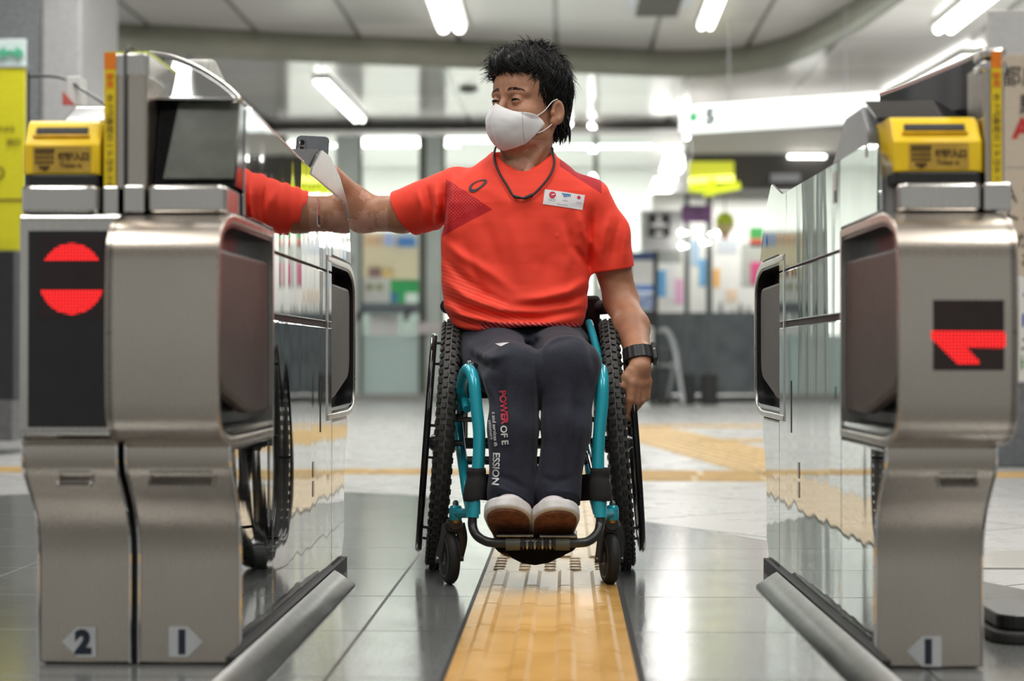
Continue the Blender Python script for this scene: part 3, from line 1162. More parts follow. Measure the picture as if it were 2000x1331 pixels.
MB().span(a[0], b[0], 19.5, 19.9, 0.08, 0.42).build('base', M['black'], t, bevel=0.02)
for px in (1232, 1276):
    for dy in (19.52, 19.85):
        c = P(px, 790, 19.55)
        MB().cyl((c[0] - 0.02, dy, 0.04), (c[0] + 0.02, dy, 0.04), 0.04, 14).build('caster', M['black'], t, smooth=40)
# folded trolley with bowed handle
t = thing('hand_trolley', (P(1300, 790, 19.8)[0], 19.8, 0), 'grey metal trolley with a bowed handle standing right of the leaflet rack', 'trolley')
al = simple('trolley_aluminium', (0.42, 0.44, 0.45), 0.35, 0.6)
MB().tube(catmull([P(1284, 648, 19.9), P(1300, 646, 19.9), P(1314, 670, 19.85), P(1322, 710, 19.8), P(1330, 762, 19.75), P(1334, 792, 19.7)], 6), 0.03, 10).build('handle', al, t, smooth=60)
MB().tube([P(1318, 700, 19.85), P(1310, 750, 19.85), P(1304, 780, 19.85)], 0.025, 10).build('strut', al, t, smooth=60)
MB().tube([P(1284, 716, 19.9), P(1322, 716, 19.85)], 0.028, 10).build('crossbar', al, t, smooth=60)
a, b = P(1284, 775, 19.9), P(1316, 660, 19.9)
MB().span(a[0], b[0], 19.95, 20.1, a[2], b[2] - 0.1).build('body', simple('trolley_dark', (0.10, 0.11, 0.115), 0.5), t, bevel=0.03)
for px in (1290, 1304, 1334):
    c = P(px, 797, 19.7)
    MB().cyl((c[0] - 0.03, 19.75, 0.045), (c[0] + 0.03, 19.75, 0.045), 0.045, 14).build('caster', M['black'], t, smooth=40)
# posters on the kiosk glass and shop goods
slab(MB(), 1274, 2400, 372, 609, 21.2, 0.05).build('wall_right', simple('kiosk_wall_white', (0.88, 0.88, 0.85), 0.5, var=0.02), kind='structure')
slab(MB(), 1169, 1274, 266, 770, WY, 0.012).build('window_4', glass, kind='structure')
posters = ((1286, 1300, 528, 580, (0.12, 0.40, 0.75), 'bright blue narrow poster at the kiosk glass'), (1302, 1318, 505, 590, (0.80, 0.82, 0.85), 'white tall poster beside the blue narrow poster'),
           (1318, 1334, 545, 594, (0.82, 0.45, 0.65), 'pink poster low on the kiosk glass'), (1350, 1366, 470, 520, (0.45, 0.62, 0.8), 'light blue poster between the kiosk poles'),
           (1366, 1378, 506, 560, (0.15, 0.42, 0.72), 'blue poster touching the right kiosk pole'), (1394, 1405, 525, 562, (0.85, 0.42, 0.06), 'orange poster right of the kiosk poles'),
           (1448, 1500, 475, 560, (0.46, 0.48, 0.44), 'grey-green notice panel beside the right gate'), (1464, 1492, 444, 466, (0.05, 0.32, 0.08), 'green half of the small poster above the grey panel'),
           (1464, 1492, 467, 482, (0.62, 0.12, 0.08), 'red half of the small poster above the grey panel'), (1466, 1492, 512, 556, (0.62, 0.08, 0.22), 'magenta leaflet on the grey-green panel'),
           (1418, 1440, 565, 590, (0.85, 0.66, 0.5), 'pale peach card on the white kiosk wall'), (1400, 1440, 470, 495, (0.6, 0.64, 0.7), 'pale grey-blue card under the lantern'))
for i, (a, b, c, d, col, lb) in enumerate(posters):
    board('poster', a, b, c, d, 21.193 - (0.007 if i in (9,) else 0), simple('poster_ink_%d' % i, col, 0.5, var=0.05), lb, 'poster', d=0.006)
for i, (px, col, h) in enumerate(((1408, (0.2, 0.22, 0.22), 22), (1432, (0.55, 0.55, 0.5), 14), (1446, (0.1, 0.1, 0.1), 18), (1462, (0.3, 0.28, 0.25), 14))):
    c = P(px, 609, 21.05)
    k = 21.05 / FPX
    c[2] = cz
    tag(MB().revolve(c, (0, 0, 1), [(4 * k, 0), (4 * k, h * k * 0.6), (1.8 * k, h * k * 0.8), (1.8 * k, h * k)], 16).build('bottle', simple('bottle_ink_%d' % i, col, 0.4), smooth=40),
        ['dark green bottle on the counter near the kiosk pole', 'pale bottle on the counter', 'black bottle on the counter', 'brown bottle on the counter nearest the gate'][i], 'bottle', 'bottles on the counter')
board('poster', 1086, 1157, 597, 645, 21.391, simple('bench_pink', (0.62, 0.22, 0.38), 0.5), 'pink poster on the office glass behind the right push handle', 'poster', d=0.008)
board('wall_holder', 1172, 1218, 560, 596, 21.3, simple('dark_bit', (0.06, 0.06, 0.07), 0.5), 'dark leaflet holder on the glass between shirt and straight arm', 'holder', d=0.1)

# lit white guide sign
t = thing('guide_sign', tuple(P(1510, 222, 14.5)), 'long lit white guide sign with a green arrow hanging from the ceiling', 'sign')
a, b = P(1326, 0, 15.0)[0], 5.2
z1, z0 = P(1326, 207, 15.0)[2], P(1326, 256, 15.0)[2]
yb = 12.9
pts = [(a, 15.0), (b, yb), (b + 0.04, yb + 0.25), (a + 0.04, 15.25)]
v = [(x_, y_, z0) for x_, y_ in pts] + [(x_, y_, z1) for x_, y_ in pts]
MB().add(v, [(0, 1, 2, 3), (4, 5, 6, 7), (0, 1, 5, 4), (1, 2, 6, 5), (2, 3, 7, 6), (3, 0, 4, 7)]).build('light_box', glow('sign_white', (0.93, 1.0, 0.96), 0.97).m, t, bevel=0.015)
dv = np.array([b - a, yb - 15.0, 0])
dv /= np.linalg.norm(dv)
nv = np.array([dv[1], -dv[0], 0])


def sgp(x_, z_, d=0.004):
    return tuple(np.array([a, 15.0, (z0 + z1) / 2]) + dv * x_ + nv * d + np.array([0, 0, z_]))


gm = simple('sign_green_ink', (0.04, 0.45, 0.16), 0.5)
MB().add([sgp(0.07, 0.01), sgp(0.13, -0.05), sgp(0.19, 0.01), sgp(0.155, 0.01), sgp(0.155, 0.05), sgp(0.105, 0.05), sgp(0.105, 0.01)], [(0, 1, 2, 3, 4, 5, 6)]).build('arrow', gm, t, fix=False)
text_mb('5', 0.17, lambda x_, y_, z_: sgp(0.28 + x_, y_ - 0.06, 0.006 + z_), 0.012).build('lettering', simple('sign_dark_ink', (0.12, 0.14, 0.14), 0.5), t, fix=False)
text_mb('新宿線  Shinjuku Line', 0.08, lambda x_, y_, z_: sgp(0.45 + x_, y_ - 0.02, 0.004 + z_), 0, align='LEFT').build('lettering', simple('sign_grey_ink', (0.5, 0.53, 0.53), 0.5), t, fix=False)
for px in (1445, 1620):
    c = sgp(0.4 if px == 1445 else 1.4, 0.1, -0.12)
    MB().cyl(c, (c[0], c[1], Z2 + 0.02), 0.006).build('hanger', M['greyplastic'], t)

# ================================================================ ticket gates
MIDY = 3.71
M['plinth'] = simple('plinth_steel', (0.36, 0.34, 0.32), 0.4, 0.9)


def mapL(V):
    V = V.copy()
    V[:, 0] = -0.55 - V[:, 0]
    return V


def mapR(V):
    V = V.copy()
    V[:, 0] = 0.502 + V[:, 0] - (V[:, 1] - 3.71) * 0.0178
    return V


def mapL2(V):          # the lane-2 cabinet faces the other way
    V = V.copy()
    V[:, 0] = -0.897 + V[:, 0]
    return V


def far(prof):
    return [(2 * MIDY - y, z) for y, z in prof]


LOWN = rounded([(3.02, 0.004), (3.02, 0.24), (2.925, 0.34), (2.925, 0.385), (2.96, 0.40)], [0, 0.10, 0.05, 0.015, 0], 8)
FRONT_LOW = LOWN


def gate(mp, W, root, variant):
    def B(mb, *a, **k):
        mb.xform(mp)
        return mb.build(*a, parent=root, **k)

    # plinth, core, lower body
    B(MB().span(0.004, W - 0.004, 3.05, 4.37, 0, 0.02), 'plinth', M['plinth'])
    low = LOWN[:-1] + [(2.94, 0.374), (4.48, 0.374)] + far(LOWN[:-1])[::-1]
    B(MB().yz(low, 0.003, W), 'lower_body', M['steel'], smooth=35, bevel=0.004)
    B(MB().span(0.046, W - 0.013, 2.97, 4.45, 0.374, 0.75), 'inner_body', M['panelblack'])
    B(MB().span(0.003, 0.046, 3.337, 4.173, 0.374, 0.75), 'side_body', M['seam'])
    # two upright seams and the recessed pull on the near face
    for u in (0.0, W - 0.004):
        q = MB()
        pts = [(u + 0.002, y - 0.002, z) for y, z in LOWN]
        q.tube(pts, 0.0022, 6)
        B(q, 'edge_trim', M['chrome'])
    if variant == 'right':
        pw, pu = 0.062, 0.120
    elif variant == 'L1':
        pw, pu = 0.106, 0.085
    else:
        pw, pu = 0.054, 0.085
    zc = 0.322
    R = np.array([[1, 0, 0], [0, math.cos(0.75), math.sin(0.75)], [0, -math.sin(0.75), math.cos(0.75)]])
    yy = np.interp(zc, [0.25, 0.34], [3.005, 2.94]) - 0.006
    f = MB()
    for dx, dz, sx, sz in ((0, 0.016, pw, 0.005), (0, -0.016, pw, 0.005), (-pw / 2, 0, 0.005, 0.034), (pw / 2, 0, 0.005, 0.034)):
        f.box(np.array([pu + dx, yy, zc]) + R @ np.array([0, 0, 0]) + np.array([0, -dz * 0.72, dz * 0.72]), (sx, 0.008, sz), R)
    h = B(f, 'pull_recess', M['steel_bright'], bevel=0.001)
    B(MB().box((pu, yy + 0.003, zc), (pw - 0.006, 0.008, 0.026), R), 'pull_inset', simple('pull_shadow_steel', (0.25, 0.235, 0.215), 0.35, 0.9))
    # lane sticker
    d = 0.0012
    if variant == 'right':
        su, flip, ch = 0.088, -1, '1'
    elif variant == 'L1':
        su, flip, ch = 0.0, 1, '1'
    else:
        su, flip, ch = 0.0, -1, '2'
    cx = {'right': P(1808, 1273, 3.018), 'L1': P(360, 1254, 3.018), 'L2': P(158, 1254, 3.018)}[variant]
    q = MB()
    s = 0.0255
    a = flip
    out = [(-a * 0.026, -s), (a * 0.006, -s), (a * 0.032, 0), (a * 0.006, s), (-a * 0.026, s)]
    q.prism([(cx[0] + x, 3.0185, cx[2] + z) for x, z in out], (0, 0, 0), (0, -0.0015, 0))
    q.build('number_sticker', M['sticker'], root)
    text_mb(ch, 0.052, lambda x, y, z: (cx[0] + x - a * 0.004, 3.0168 - z, cx[2] + y - 0.018), 0.0035, 0.0002).build('number', M['navyink'], root, fix=False)
    # passage-side floor rail
    if variant != 'L2':
        rp = [(-0.068, 0.0), (-0.066, 0.006), (-0.028, 0.032), (-0.02, 0.036), (-0.014, 0.03), (-0.012, 0.0)]
        B(MB().prism([(u, 2.55, z) for u, z in rp], (0, 0, 0), (0, 1.53, 0)), 'floor_rail', simple('rail_dark_steel', (0.16, 0.155, 0.15), 0.28, 1.0, spec=0.1), smooth=50)
        B(MB().span(-0.012, 0.004, 2.9, 4.38, 0, 0.034), 'rail_gap', M['seam'])
    # passage-side skins
    t0, t1 = -0.001, 0.0035
    if variant == 'L1':
        top = [(3.04, 0.80), (3.05, 0.957), (3.336, 0.942), (3.6, 0.932), (3.84, 0.929), (3.99, 0.985), (4.13, 0.986), (4.30, 0.958), (4.446, 0.909), (4.51, 0.855), (4.55, 0.762)]
    elif variant == 'right':
        top = [(2.955, 0.762), (2.96, 0.84), (2.98, 0.875), (3.05, 0.886), (3.5, 0.89), (3.95, 0.895), (4.12, 0.897), (4.31, 0.940), (4.41, 0.89), (4.5, 0.80), (4.53, 0.762)]
    else:
        top = [(2.955, 0.80), (2.98, 0.875), (3.05, 0.886), (3.5, 0.89), (4.1, 0.9), (4.31, 0.940), (4.5, 0.80), (4.53, 0.762)]
    pu_ = top + [(4.176, 0.762), (4.176, 0.722), (3.334, 0.722), (3.334, 0.762), (3.042, 0.762)]
    B(MB().yz(rounded(pu_, [0] + [0.02] * (len(top) - 2) + [0] * 6, 4), t0, t1), 'side_panel', M['mirror'], bevel=0.0015)
    B(MB().yz([(3.338, 0.604), (4.172, 0.604), (4.172, 0.717), (3.338, 0.717)], t0, t1), 'side_panel', M['mirror'], bevel=0.0015)
    B(MB().yz([(3.338, 0.006), (4.172, 0.006), (4.172, 0.590), (3.338, 0.590)], t0, t1), 'side_panel', M['mirror'], bevel=0.0015)
    B(MB().yz(rounded([(3.022, 0.006), (3.334, 0.006), (3.334, 0.37), (2.93, 0.37), (2.93, 0.34), (3.02, 0.24)], [0, 0, 0, 0.01, 0.03, 0.1], 6), t0, t1), 'side_panel', M['mirror'], bevel=0.0015)
    B(MB().yz(rounded([(4.36, 0.04), (4.176, 0.04), (4.176, 0.37), (4.48, 0.37), (4.475, 0.34), (4.41, 0.24), (4.405, 0.08)], [0, 0, 0, 0.01, 0.03, 0.1, 0.01], 6), t0, t1), 'side_panel', M['mirror'], bevel=0.0015)
    # seam backing
    ys, zs = (3.87, ((0.262, 0.296), (0.22, 0.254)))
    for z0, z1 in zs:
        B(MB().span(-0.002, 0, ys - 0.012, ys + 0.012, z0, z1), 'sensor_window', M['blackgloss'])
    yv = 3.40 if variant == 'right' else 3.95
    B(MB().span(-0.002, 0, yv - 0.02, yv + 0.02, 0.812, 0.872), 'sensor_plate', M['steel_bright'])
    B(MB().span(-0.003, 0, yv - 0.012, yv + 0.012, 0.815, 0.836), 'sensor_window', M['blackgloss'])
    B(MB().span(-0.002, 0, 3.975, 3.985, 0.355, 0.47), 'latch_slot', M['seam'])
    if variant == 'right':
        q = text_mb('9953', 0.012, lambda x, y, z: (-0.0015 - z, 3.40 - y * 1.0, 0.455 - x), 0.0006, 0.0001)
        B(q, 'unit_number', M['seam'], fix=False)

    # bulged door housings at both ends
    C = rounded([(3.33, 0.757), (2.90, 0.757), (2.80, 0.725), (2.793, 0.60), (2.793, 0.52), (2.80, 0.40), (2.90, 0.376), (3.33, 0.376)],
                [0, 0.05, 0.07, 0.1, 0.1, 0.07, 0.05, 0], 7)
    Ci = rounded([(3.33, 0.743), (2.905, 0.743), (2.812, 0.715), (2.807, 0.60), (2.807, 0.52), (2.812, 0.41), (2.905, 0.39), (3.33, 0.39)],
                 [0, 0.05, 0.07, 0.1, 0.1, 0.07, 0.05, 0], 7)
    for end in (0, 1):
        if variant == 'L2' and end == 0:
            continue
        o_, i_ = (C, Ci) if end == 0 else (far(C), far(Ci))
        g = (lambda pr: pr) if end == 0 else far
        B(MB().strip(o_, i_, -0.004, W), 'door_housing', M['steel'] if end == 0 else M['steel_bright'], smooth=40, bevel=0.0025)
        B(MB().yz(o_, W - 0.012, W - 0.001), 'housing_cap', M['steel'])
        B(MB().yz([(a_, b_) for a_, b_ in i_], 0.042, W - 0.013), 'door_pocket', M['panelblack'])
        B(MB().strip([(y, z) for y, z in (i_)], [(y + (0.008 if end == 0 else -0.008), 0.567 + (z - 0.567) * 0.965) for y, z in i_], 0.0, 0.042), 'pocket_lining', M['panelblack'], smooth=40)
        fl_ = rounded(g([(2.845, 0.697), (3.322, 0.700), (3.322, 0.425), (3.15, 0.422), (2.845, 0.475)]), [0.03, 0, 0, 0.03, 0.05], 5)
        B(MB().yz(fl_, 0.006, 0.034), 'door_flap', M['flap'], bevel=0.008, seg=3, smooth=40)
        B(MB().yz(g([(3.322, 0.376), (3.336, 0.376), (3.336, 0.757), (3.322, 0.757)]), -0.003, 0.05), 'pocket_jamb', M['steel_bright'])
        B(MB().yz(g([(2.86, 0.396), (3.322, 0.394), (3.322, 0.404), (2.86, 0.406)]), 0.0, 0.03), 'pocket_sill', M['chrome'])
    # upper body fill
    ub = {'L1': [(3.10, 0.75), (3.10, 0.93), (3.87, 0.915), (4.04, 0.955), (4.12, 0.96), (4.45, 0.89), (4.56, 0.84), (4.57, 0.75)],
          'right': [(2.96, 0.75), (2.97, 0.84), (3.05, 0.87), (3.5, 0.882), (4.12, 0.887), (4.30, 0.925), (4.40, 0.88), (4.50, 0.79), (4.52, 0.75)],
          'L2': [(2.96, 0.75), (2.97, 0.80), (3.05, 0.87), (3.5, 0.882), (4.12, 0.887), (4.30, 0.925), (4.50, 0.79), (4.52, 0.75)]}[variant]
    B(MB().yz(ub, 0.0035, W - 0.03), 'upper_body', M['greyplastic'], bevel=0.004)


def collar(root, x0, x1, name='collar'):
    pts = rounded([(x0, 2.905), (x1, 2.905), (x1, 3.1), (x0, 3.1)], [0.02, 0.02, 0, 0], 5)
    MB().xy(pts, 0.758, 0.803).build(name, M['steel_bright'], root, bevel=0.005, smooth=35)


def reader(root, x0, x1, mirror=1):
    """yellow ticket slot unit on top of the near end"""
    MB().xy(rounded([(x0 + 0.004, 2.915), (x1 - 0.002, 2.915), (x1 - 0.002, 3.12), (x0 + 0.004, 3.12)], [0.025, 0.012, 0, 0], 5), 0.803, 0.822).build('reader_base', M['black'], root, bevel=0.003)
    t = root
    sec = [(2.918, 0.822), (2.918, 0.872), (2.924, 0.877), (2.943, 0.909), (2.955, 0.915), (3.12, 0.920), (3.12, 0.822)]
    n = len(sec)
    mb = MB()
    rows = []
    for x, k in ((x0, 0.0), (x0 + 0.004, 1.0), (x1 - 0.004, 1.0), (x1, 0.0)):
        rows.append([(x + ((0.014 if x == x0 else 0) if z < 0.84 else (0.006 if x == x0 else 0)), y + (0.004 if k == 0 else 0), z - (0.005 if (k == 0 and z > 0.89) else 0)) for y, z in sec])
    mb.grid(rows, closed_u=True)
    mb.add(rows[0], [tuple(range(n))])
    mb.add(rows[-1], [tuple(range(n))])
    body = mb.build('ticket_slot_unit', M['yellow'], t, bevel=0.003, seg=2, smooth=35)
    # slot on the slope
    nrm = np.array([0, -0.28, 0.96])
    c = np.array([(x0 + x1) / 2, 2.9335, 0.8955])
    R = np.array([[1, 0, 0], [0, 0.51, -0.86], [0, 0.86, 0.51]])
    w = (x1 - x0) * 0.66
    MB().box(c, (w, 0.011, 0.006), R).build('slot_mouth', M['seam'], body)
    MB().box(c + [0, -0.006, -0.009], (w + 0.01, 0.006, 0.006), R).build('slot_lip', simple('slot_lip_yellow', (0.80, 0.45, 0.006), 0.35), body, bevel=0.003)
    # printed label
    lc = np.array([(x0 + x1) / 2 + 0.004, 2.9172, 0.8475])
    lb = MB().span(lc[0] - 0.048, lc[0] + 0.048, 2.9168, 2.9178, lc[2] - 0.021, lc[2] + 0.021).build('label', M['ylabel'], body)
    pl = lambda ox, oz: (lambda x, y, z: (lc[0] + ox + x, 2.9162 - z, lc[2] + oz + y))
    text_mb('切符入口', 0.0135, pl(-0.006, -0.001), 0.0008, 0.0002, 'LEFT', xs=0.95).build('lettering', M['brownink'], lb, fix=False)
    text_mb('Ticket in', 0.0105, pl(-0.004, -0.014), 0.0002, 0.0002, 'LEFT').build('lettering', M['brownink'], lb, fix=False)
    g = MB()
    for i in range(5):
        for j in range(4):
            if j == 3 and i in (0, 4):
                continue
            g.span(lc[0] - 0.044 + i * 0.0064, lc[0] - 0.044 + i * 0.0064 + 0.0046, 2.9158, 2.9168, lc[2] + 0.013 - j * 0.008 - 0.005, lc[2] + 0.013 - j * 0.008)
    g.span(lc[0] - 0.045, lc[0] - 0.012, 2.9158, 2.9168, lc[2] + 0.0135, lc[2] + 0.017)
    g.add([(lc[0] - 0.036, 2.9158, lc[2] - 0.014), (lc[0] - 0.02, 2.9158, lc[2] - 0.014), (lc[0] - 0.028, 2.9158, lc[2] - 0.021)], [(0, 1, 2)])
    g.build('ticket_icon', M['brownink'], lb)


def tape(root, x0, x1, y, z0, z1):
    MB().span(x0, x1, y - 0.0012, y, z0, z1).build('yellow_tape', M['tape'], root)
    MB().span(x0, x1, y - 0.0015, y - 0.001, z1 - 0.028, z1).build('tape_print', M['tapeorange'], root)
    cx = (x0 + x1) / 2
    text_mb('専用', 0.0125, lambda a, b, c: (cx + a, y - 0.0017 - c, z1 - 0.045 + b), 0.0006, 0.0001, vertical=True).build('lettering', M['tapeorange'], root, fix=False)
    text_mb('きっぷ専用カードはタッチ', 0.0135, lambda a, b, c: (cx + a, y - 0.0017 - c, z1 - 0.080 + b * 0.97), 0.0002, 0.0001, vertical=True).build('lettering', simple('tape_ink', (0.25, 0.16, 0.02), 0.6), root, fix=False)


# --- the two cabinets on the left --------------------------------
g1 = thing('ticket_gate', (-0.64, 3.7, 0), 'steel ticket gate numbered 1 with the black screen hood, which the man reaches over', 'ticket gate', 'steel ticket gates')
gate(mapL, 0.176, g1, 'L1')
g2 = thing('ticket_gate', (-0.82, 3.7, 0), 'steel ticket gate numbered 2 showing the red no-entry disc beside the yellow panel', 'ticket gate', 'steel ticket gates')
gate(mapL2, 0.160, g2, 'L2')
MB().span(-0.737, -0.7265, 3.03, 4.40, 0.0, 0.75).build('gap_filler', M['seam'], g2)
# display front of gate 2
DX0, DX1 = -0.895, -0.728
MB().yz(rounded([(2.96, 0.392), (2.905, 0.392), (2.905, 0.757), (2.96, 0.757)], [0, 0.012, 0.012, 0], 4), DX0, DX1).build('front_plate', M['steel_bright'], g2, smooth=35, bevel=0.002)
a, b = P(55, 835, 2.903), P(212, 450, 2.903)
dp = MB().span(a[0], b[0], 2.8995, 2.906, a[2], b[2]).build('display_panel', M['panelblack'], g2, bevel=0.001)
a, b = P(72, 622, 2.899), P(204, 462, 2.899)
MB().span(a[0], b[0], 2.8985, 2.8997, a[2], b[2]).build('display_window', simple('display_dim_red', (0.020, 0.006, 0.007), 0.3), dp)
c, r = P(140, 545, 2.898), 70 * 2.898 / FPX
for z0, z1 in ((35, 71), (-71, -21)):
    k = 2.898 / FPX
    rows = []
    for j in range(13):
        zz = (z0 + (z1 - z0) * j / 12)
        hw = math.sqrt(max(0, 70.5 ** 2 - zz ** 2)) * (0.9 if z0 > 0 else 0.93)
        rows.append([(c[0] - hw * k, 2.8979, c[2] + zz * k), (c[0] + hw * k, 2.8979, c[2] + zz * k)])
    MB().grid(rows).build('no_entry_segment', M['led'], dp, fix=False)
collar(g2, -0.896, -0.766)
reader(g2, -0.898, -0.768)
dark_top = simple('housing_dark', (0.10, 0.10, 0.105), 0.25)
MB().yz(rounded([(3.11, 0.82), (3.11, 0.935), (3.2, 0.975), (3.35, 0.975), (3.50, 0.90), (3.50, 0.82)], [0, 0.02, 0.02, 0.02, 0.02, 0], 4), -0.885, -0.77).build('ticket_housing', dark_top, g2, bevel=0.004, smooth=35)
MB().span(-0.762, -0.736, 2.92, 2.99, 0.757, 0.803).build('post_foot', M['steel_bright'], g2, bevel=0.003)
MB().xy(rounded([(-0.762, 2.93), (-0.727, 2.93), (-0.727, 4.3), (-0.762, 4.3)], [0.008, 0.003, 0, 0], 4), 0.80, 1.0).build('post', M['steel'], g2, smooth=35)
MB().xy(rounded([(-0.764, 2.927), (-0.727, 2.927), (-0.727, 3.4), (-0.764, 3.4)], [0.01, 0.003, 0, 0], 4), 0.985, 1.022).build('post_cap', M['steel_bright'], g2, bevel=0.006, smooth=35)
MB().span(-0.76, -0.728, 2.94, 3.3, 1.022, 1.028).build('top_strip', M['limestripe'], g2)
tape(g2, -0.7615, -0.742, 2.9265, 0.803, 1.024)
MB().tube([(-0.7255, 2.925, 0.70), (-0.7255, 2.925, 1.02), (-0.7235, 2.94, 1.036), (-0.722, 3.1, 1.03)], 0.0035, 8).build('cable', M['black'], g2, smooth=60)

# gate 1: post, collar, hood with screen
MB().span(-0.724, -0.69, 2.905, 3.1, 0.757, 0.803).build('post_foot', M['steel_bright'], g1, bevel=0.003)
MB().xy(rounded([(-0.724, 2.925), (-0.69, 2.925), (-0.69, 4.0), (-0.724, 4.0)], [0.003, 0.012, 0, 0], 4), 0.80, 1.0).build('post', M['steel'], g1, smooth=35)
MB().xy(rounded([(-0.724, 2.922), (-0.688, 2.922), (-0.688, 3.5), (-0.724, 3.5)], [0.003, 0.012, 0, 0], 4), 0.985, 1.022).build('post_cap', M['steel_bright'], g1, bevel=0.006, smooth=35)
MB().span(-0.72, -0.69, 2.94, 3.3, 1.022, 1.028).build('top_strip', M['limestripe'], g1)
collar(g1, -0.688, -0.556)


def arch(y):
    t = np.clip((y - 2.95) / 0.95, 0, 1)
    f = np.array([(-0.695, 1.032), (-0.657, 1.026), (-0.615, 1.004), (-0.575, 0.975), (-0.552, 0.95), (-0.549, 0.90), (-0.549, 0.80)])
    g = np.array([(-0.695, 0.975), (-0.657, 0.970), (-0.615, 0.958), (-0.575, 0.940), (-0.552, 0.924), (-0.549, 0.89), (-0.549, 0.80)])
    p = f * (1 - t) + g * t
    return catmull([(a, y, b) for a, b in p], 4)


def arch_in(y, s=0.010):
    q = arch(y)
    c = np.array([-0.63, y, 0.86])
    o = q.copy()
    o[:, 0] = q[:, 0] - 0.008 * np.clip((q[:, 0] + 0.66) / 0.1, 0, 1)
    o[:, 2] = np.minimum(q[:, 2] - 0.010, q[:, 2] * 1)
    o[-1, 2] = 0.80
    return o


rim = catmull([P(292, 104, 3.30), P(340, 113, 3.24), P(390, 134, 3.17), P(440, 166, 3.09), P(474, 197, 3.01)], 5)
rim[-1, 0] = -0.552
back = catmull([(-0.695, 3.86, 0.975), (-0.657, 3.86, 0.970), (-0.615, 3.86, 0.958), (-0.575, 3.86, 0.940), (-0.552, 3.86, 0.926)], 5)
rows = []
for t_ in np.linspace(0, 1, 8):
    r_ = rim * (1 - t_) + back * t_
    r_[:, 2] += 0.012 * math.sin(PI * t_) * np.linspace(1, 0.1, len(r_))
    rows.append(r_)
MB().grid(rows).build('hood', M['mirror'], g1, smooth=60, thick=0.004, fix=False)
MB().tube(rim + np.array([0, -0.002, 0.0]), 0.0045, 8).build('hood_rim', M['steel_bright'], g1, smooth=60)
MB().add([rim[0], back[0], (-0.695, 3.86, 0.9), (-0.695, 3.0, 0.9), (-0.695, 3.0, 0.954)], [(0, 1, 2, 3, 4)]).build('hood_side', M['greyplastic'], g1, fix=False)
base_e = np.array([(x_, 2.99, 0.9555) for x_ in np.linspace(-0.692, -0.553, len(rim))])
MB().grid([base_e * (1 - t_) + rim * t_ for t_ in np.linspace(0, 1, 6)]).build('smoked_cover', M['darkglass'], g1, smooth=60, fix=False)
MB().tube([(-0.690, 2.988, 0.957), (-0.553, 2.988, 0.955)], 0.0028, 8).build('cover_edge', M['chrome'], g1)
# the screen
sb = MB().prism([(-0.688, 2.965, 0.806), (-0.688, 3.01, 0.953), (-0.688, 3.08, 0.953), (-0.688, 3.08, 0.806)], (0, 0, 0), (0.137, 0, 0)).build('screen_body', M['blackgloss'], g1, bevel=0.002)
v = [(-0.672, 2.9655, 0.818), (-0.5535, 2.9655, 0.818), (-0.5515, 3.008, 0.952), (-0.655, 3.008, 0.952)]
MB().prism(v, (0, -0.004, 0.001), (0, 0.0, 0)).build('screen', M['screen'], sb, bevel=0.001)
c = P(402, 128, 3.4)
MB().yz(rounded([(3.3, 0.99), (3.3, 1.075), (3.36, 1.085), (3.5, 1.05), (3.5, 0.99)], [0, 0.01, 0.02, 0.01, 0], 4), c[0] - 0.025, c[0] + 0.027).build('sensor_housing', simple('sensor_beige', (0.55, 0.55, 0.5), 0.4), g1, bevel=0.005, smooth=35)
# far card reader of gate 1: dark slanted face toward the near end
MB().add([(-0.557, 3.84, 0.930), (-0.700, 3.84, 0.930), (-0.700, 3.985, 0.985), (-0.557, 3.985, 0.985)], [(0, 1, 2, 3)]).build('reader_back', M['black'], g1, thick=0.006)
MB().yz(rounded([(3.86, 0.92), (3.99, 0.978), (4.13, 0.980), (4.28, 0.955), (4.42, 0.90), (4.42, 0.87), (3.86, 0.87)], 0.01, 3), -0.715, -0.556).build('reader_housing', M['greyplastic'], g1, bevel=0.003)
MB().box((-0.63, 4.22, 0.972), (0.10, 0.10, 0.006), np.array([[1, 0, 0], [0, 0.958, 0.287], [0, -0.287, 0.958]])).build('touch_pad', simple('touch_pad_blue', (0.05, 0.12, 0.35), 0.3), g1, bevel=0.003)

MB().yz(rounded([(3.82, 0.915), (3.85, 0.932), (3.99, 0.986), (4.13, 0.987), (4.30, 0.959), (4.446, 0.910), (4.50, 0.868), (4.47, 0.868), (4.40, 0.905)], [0, 0, 0.01, 0.01, 0.01, 0.01, 0, 0, 0.02], 4), 0, 0.003).xform(lambda V: V * [-1, 1, 1] + [-0.5465, 0, 0]).build('reader_side', simple('reader_side_grey', (0.42, 0.42, 0.42), 0.32, 0.85, var=0.05), g1, bevel=0.001)
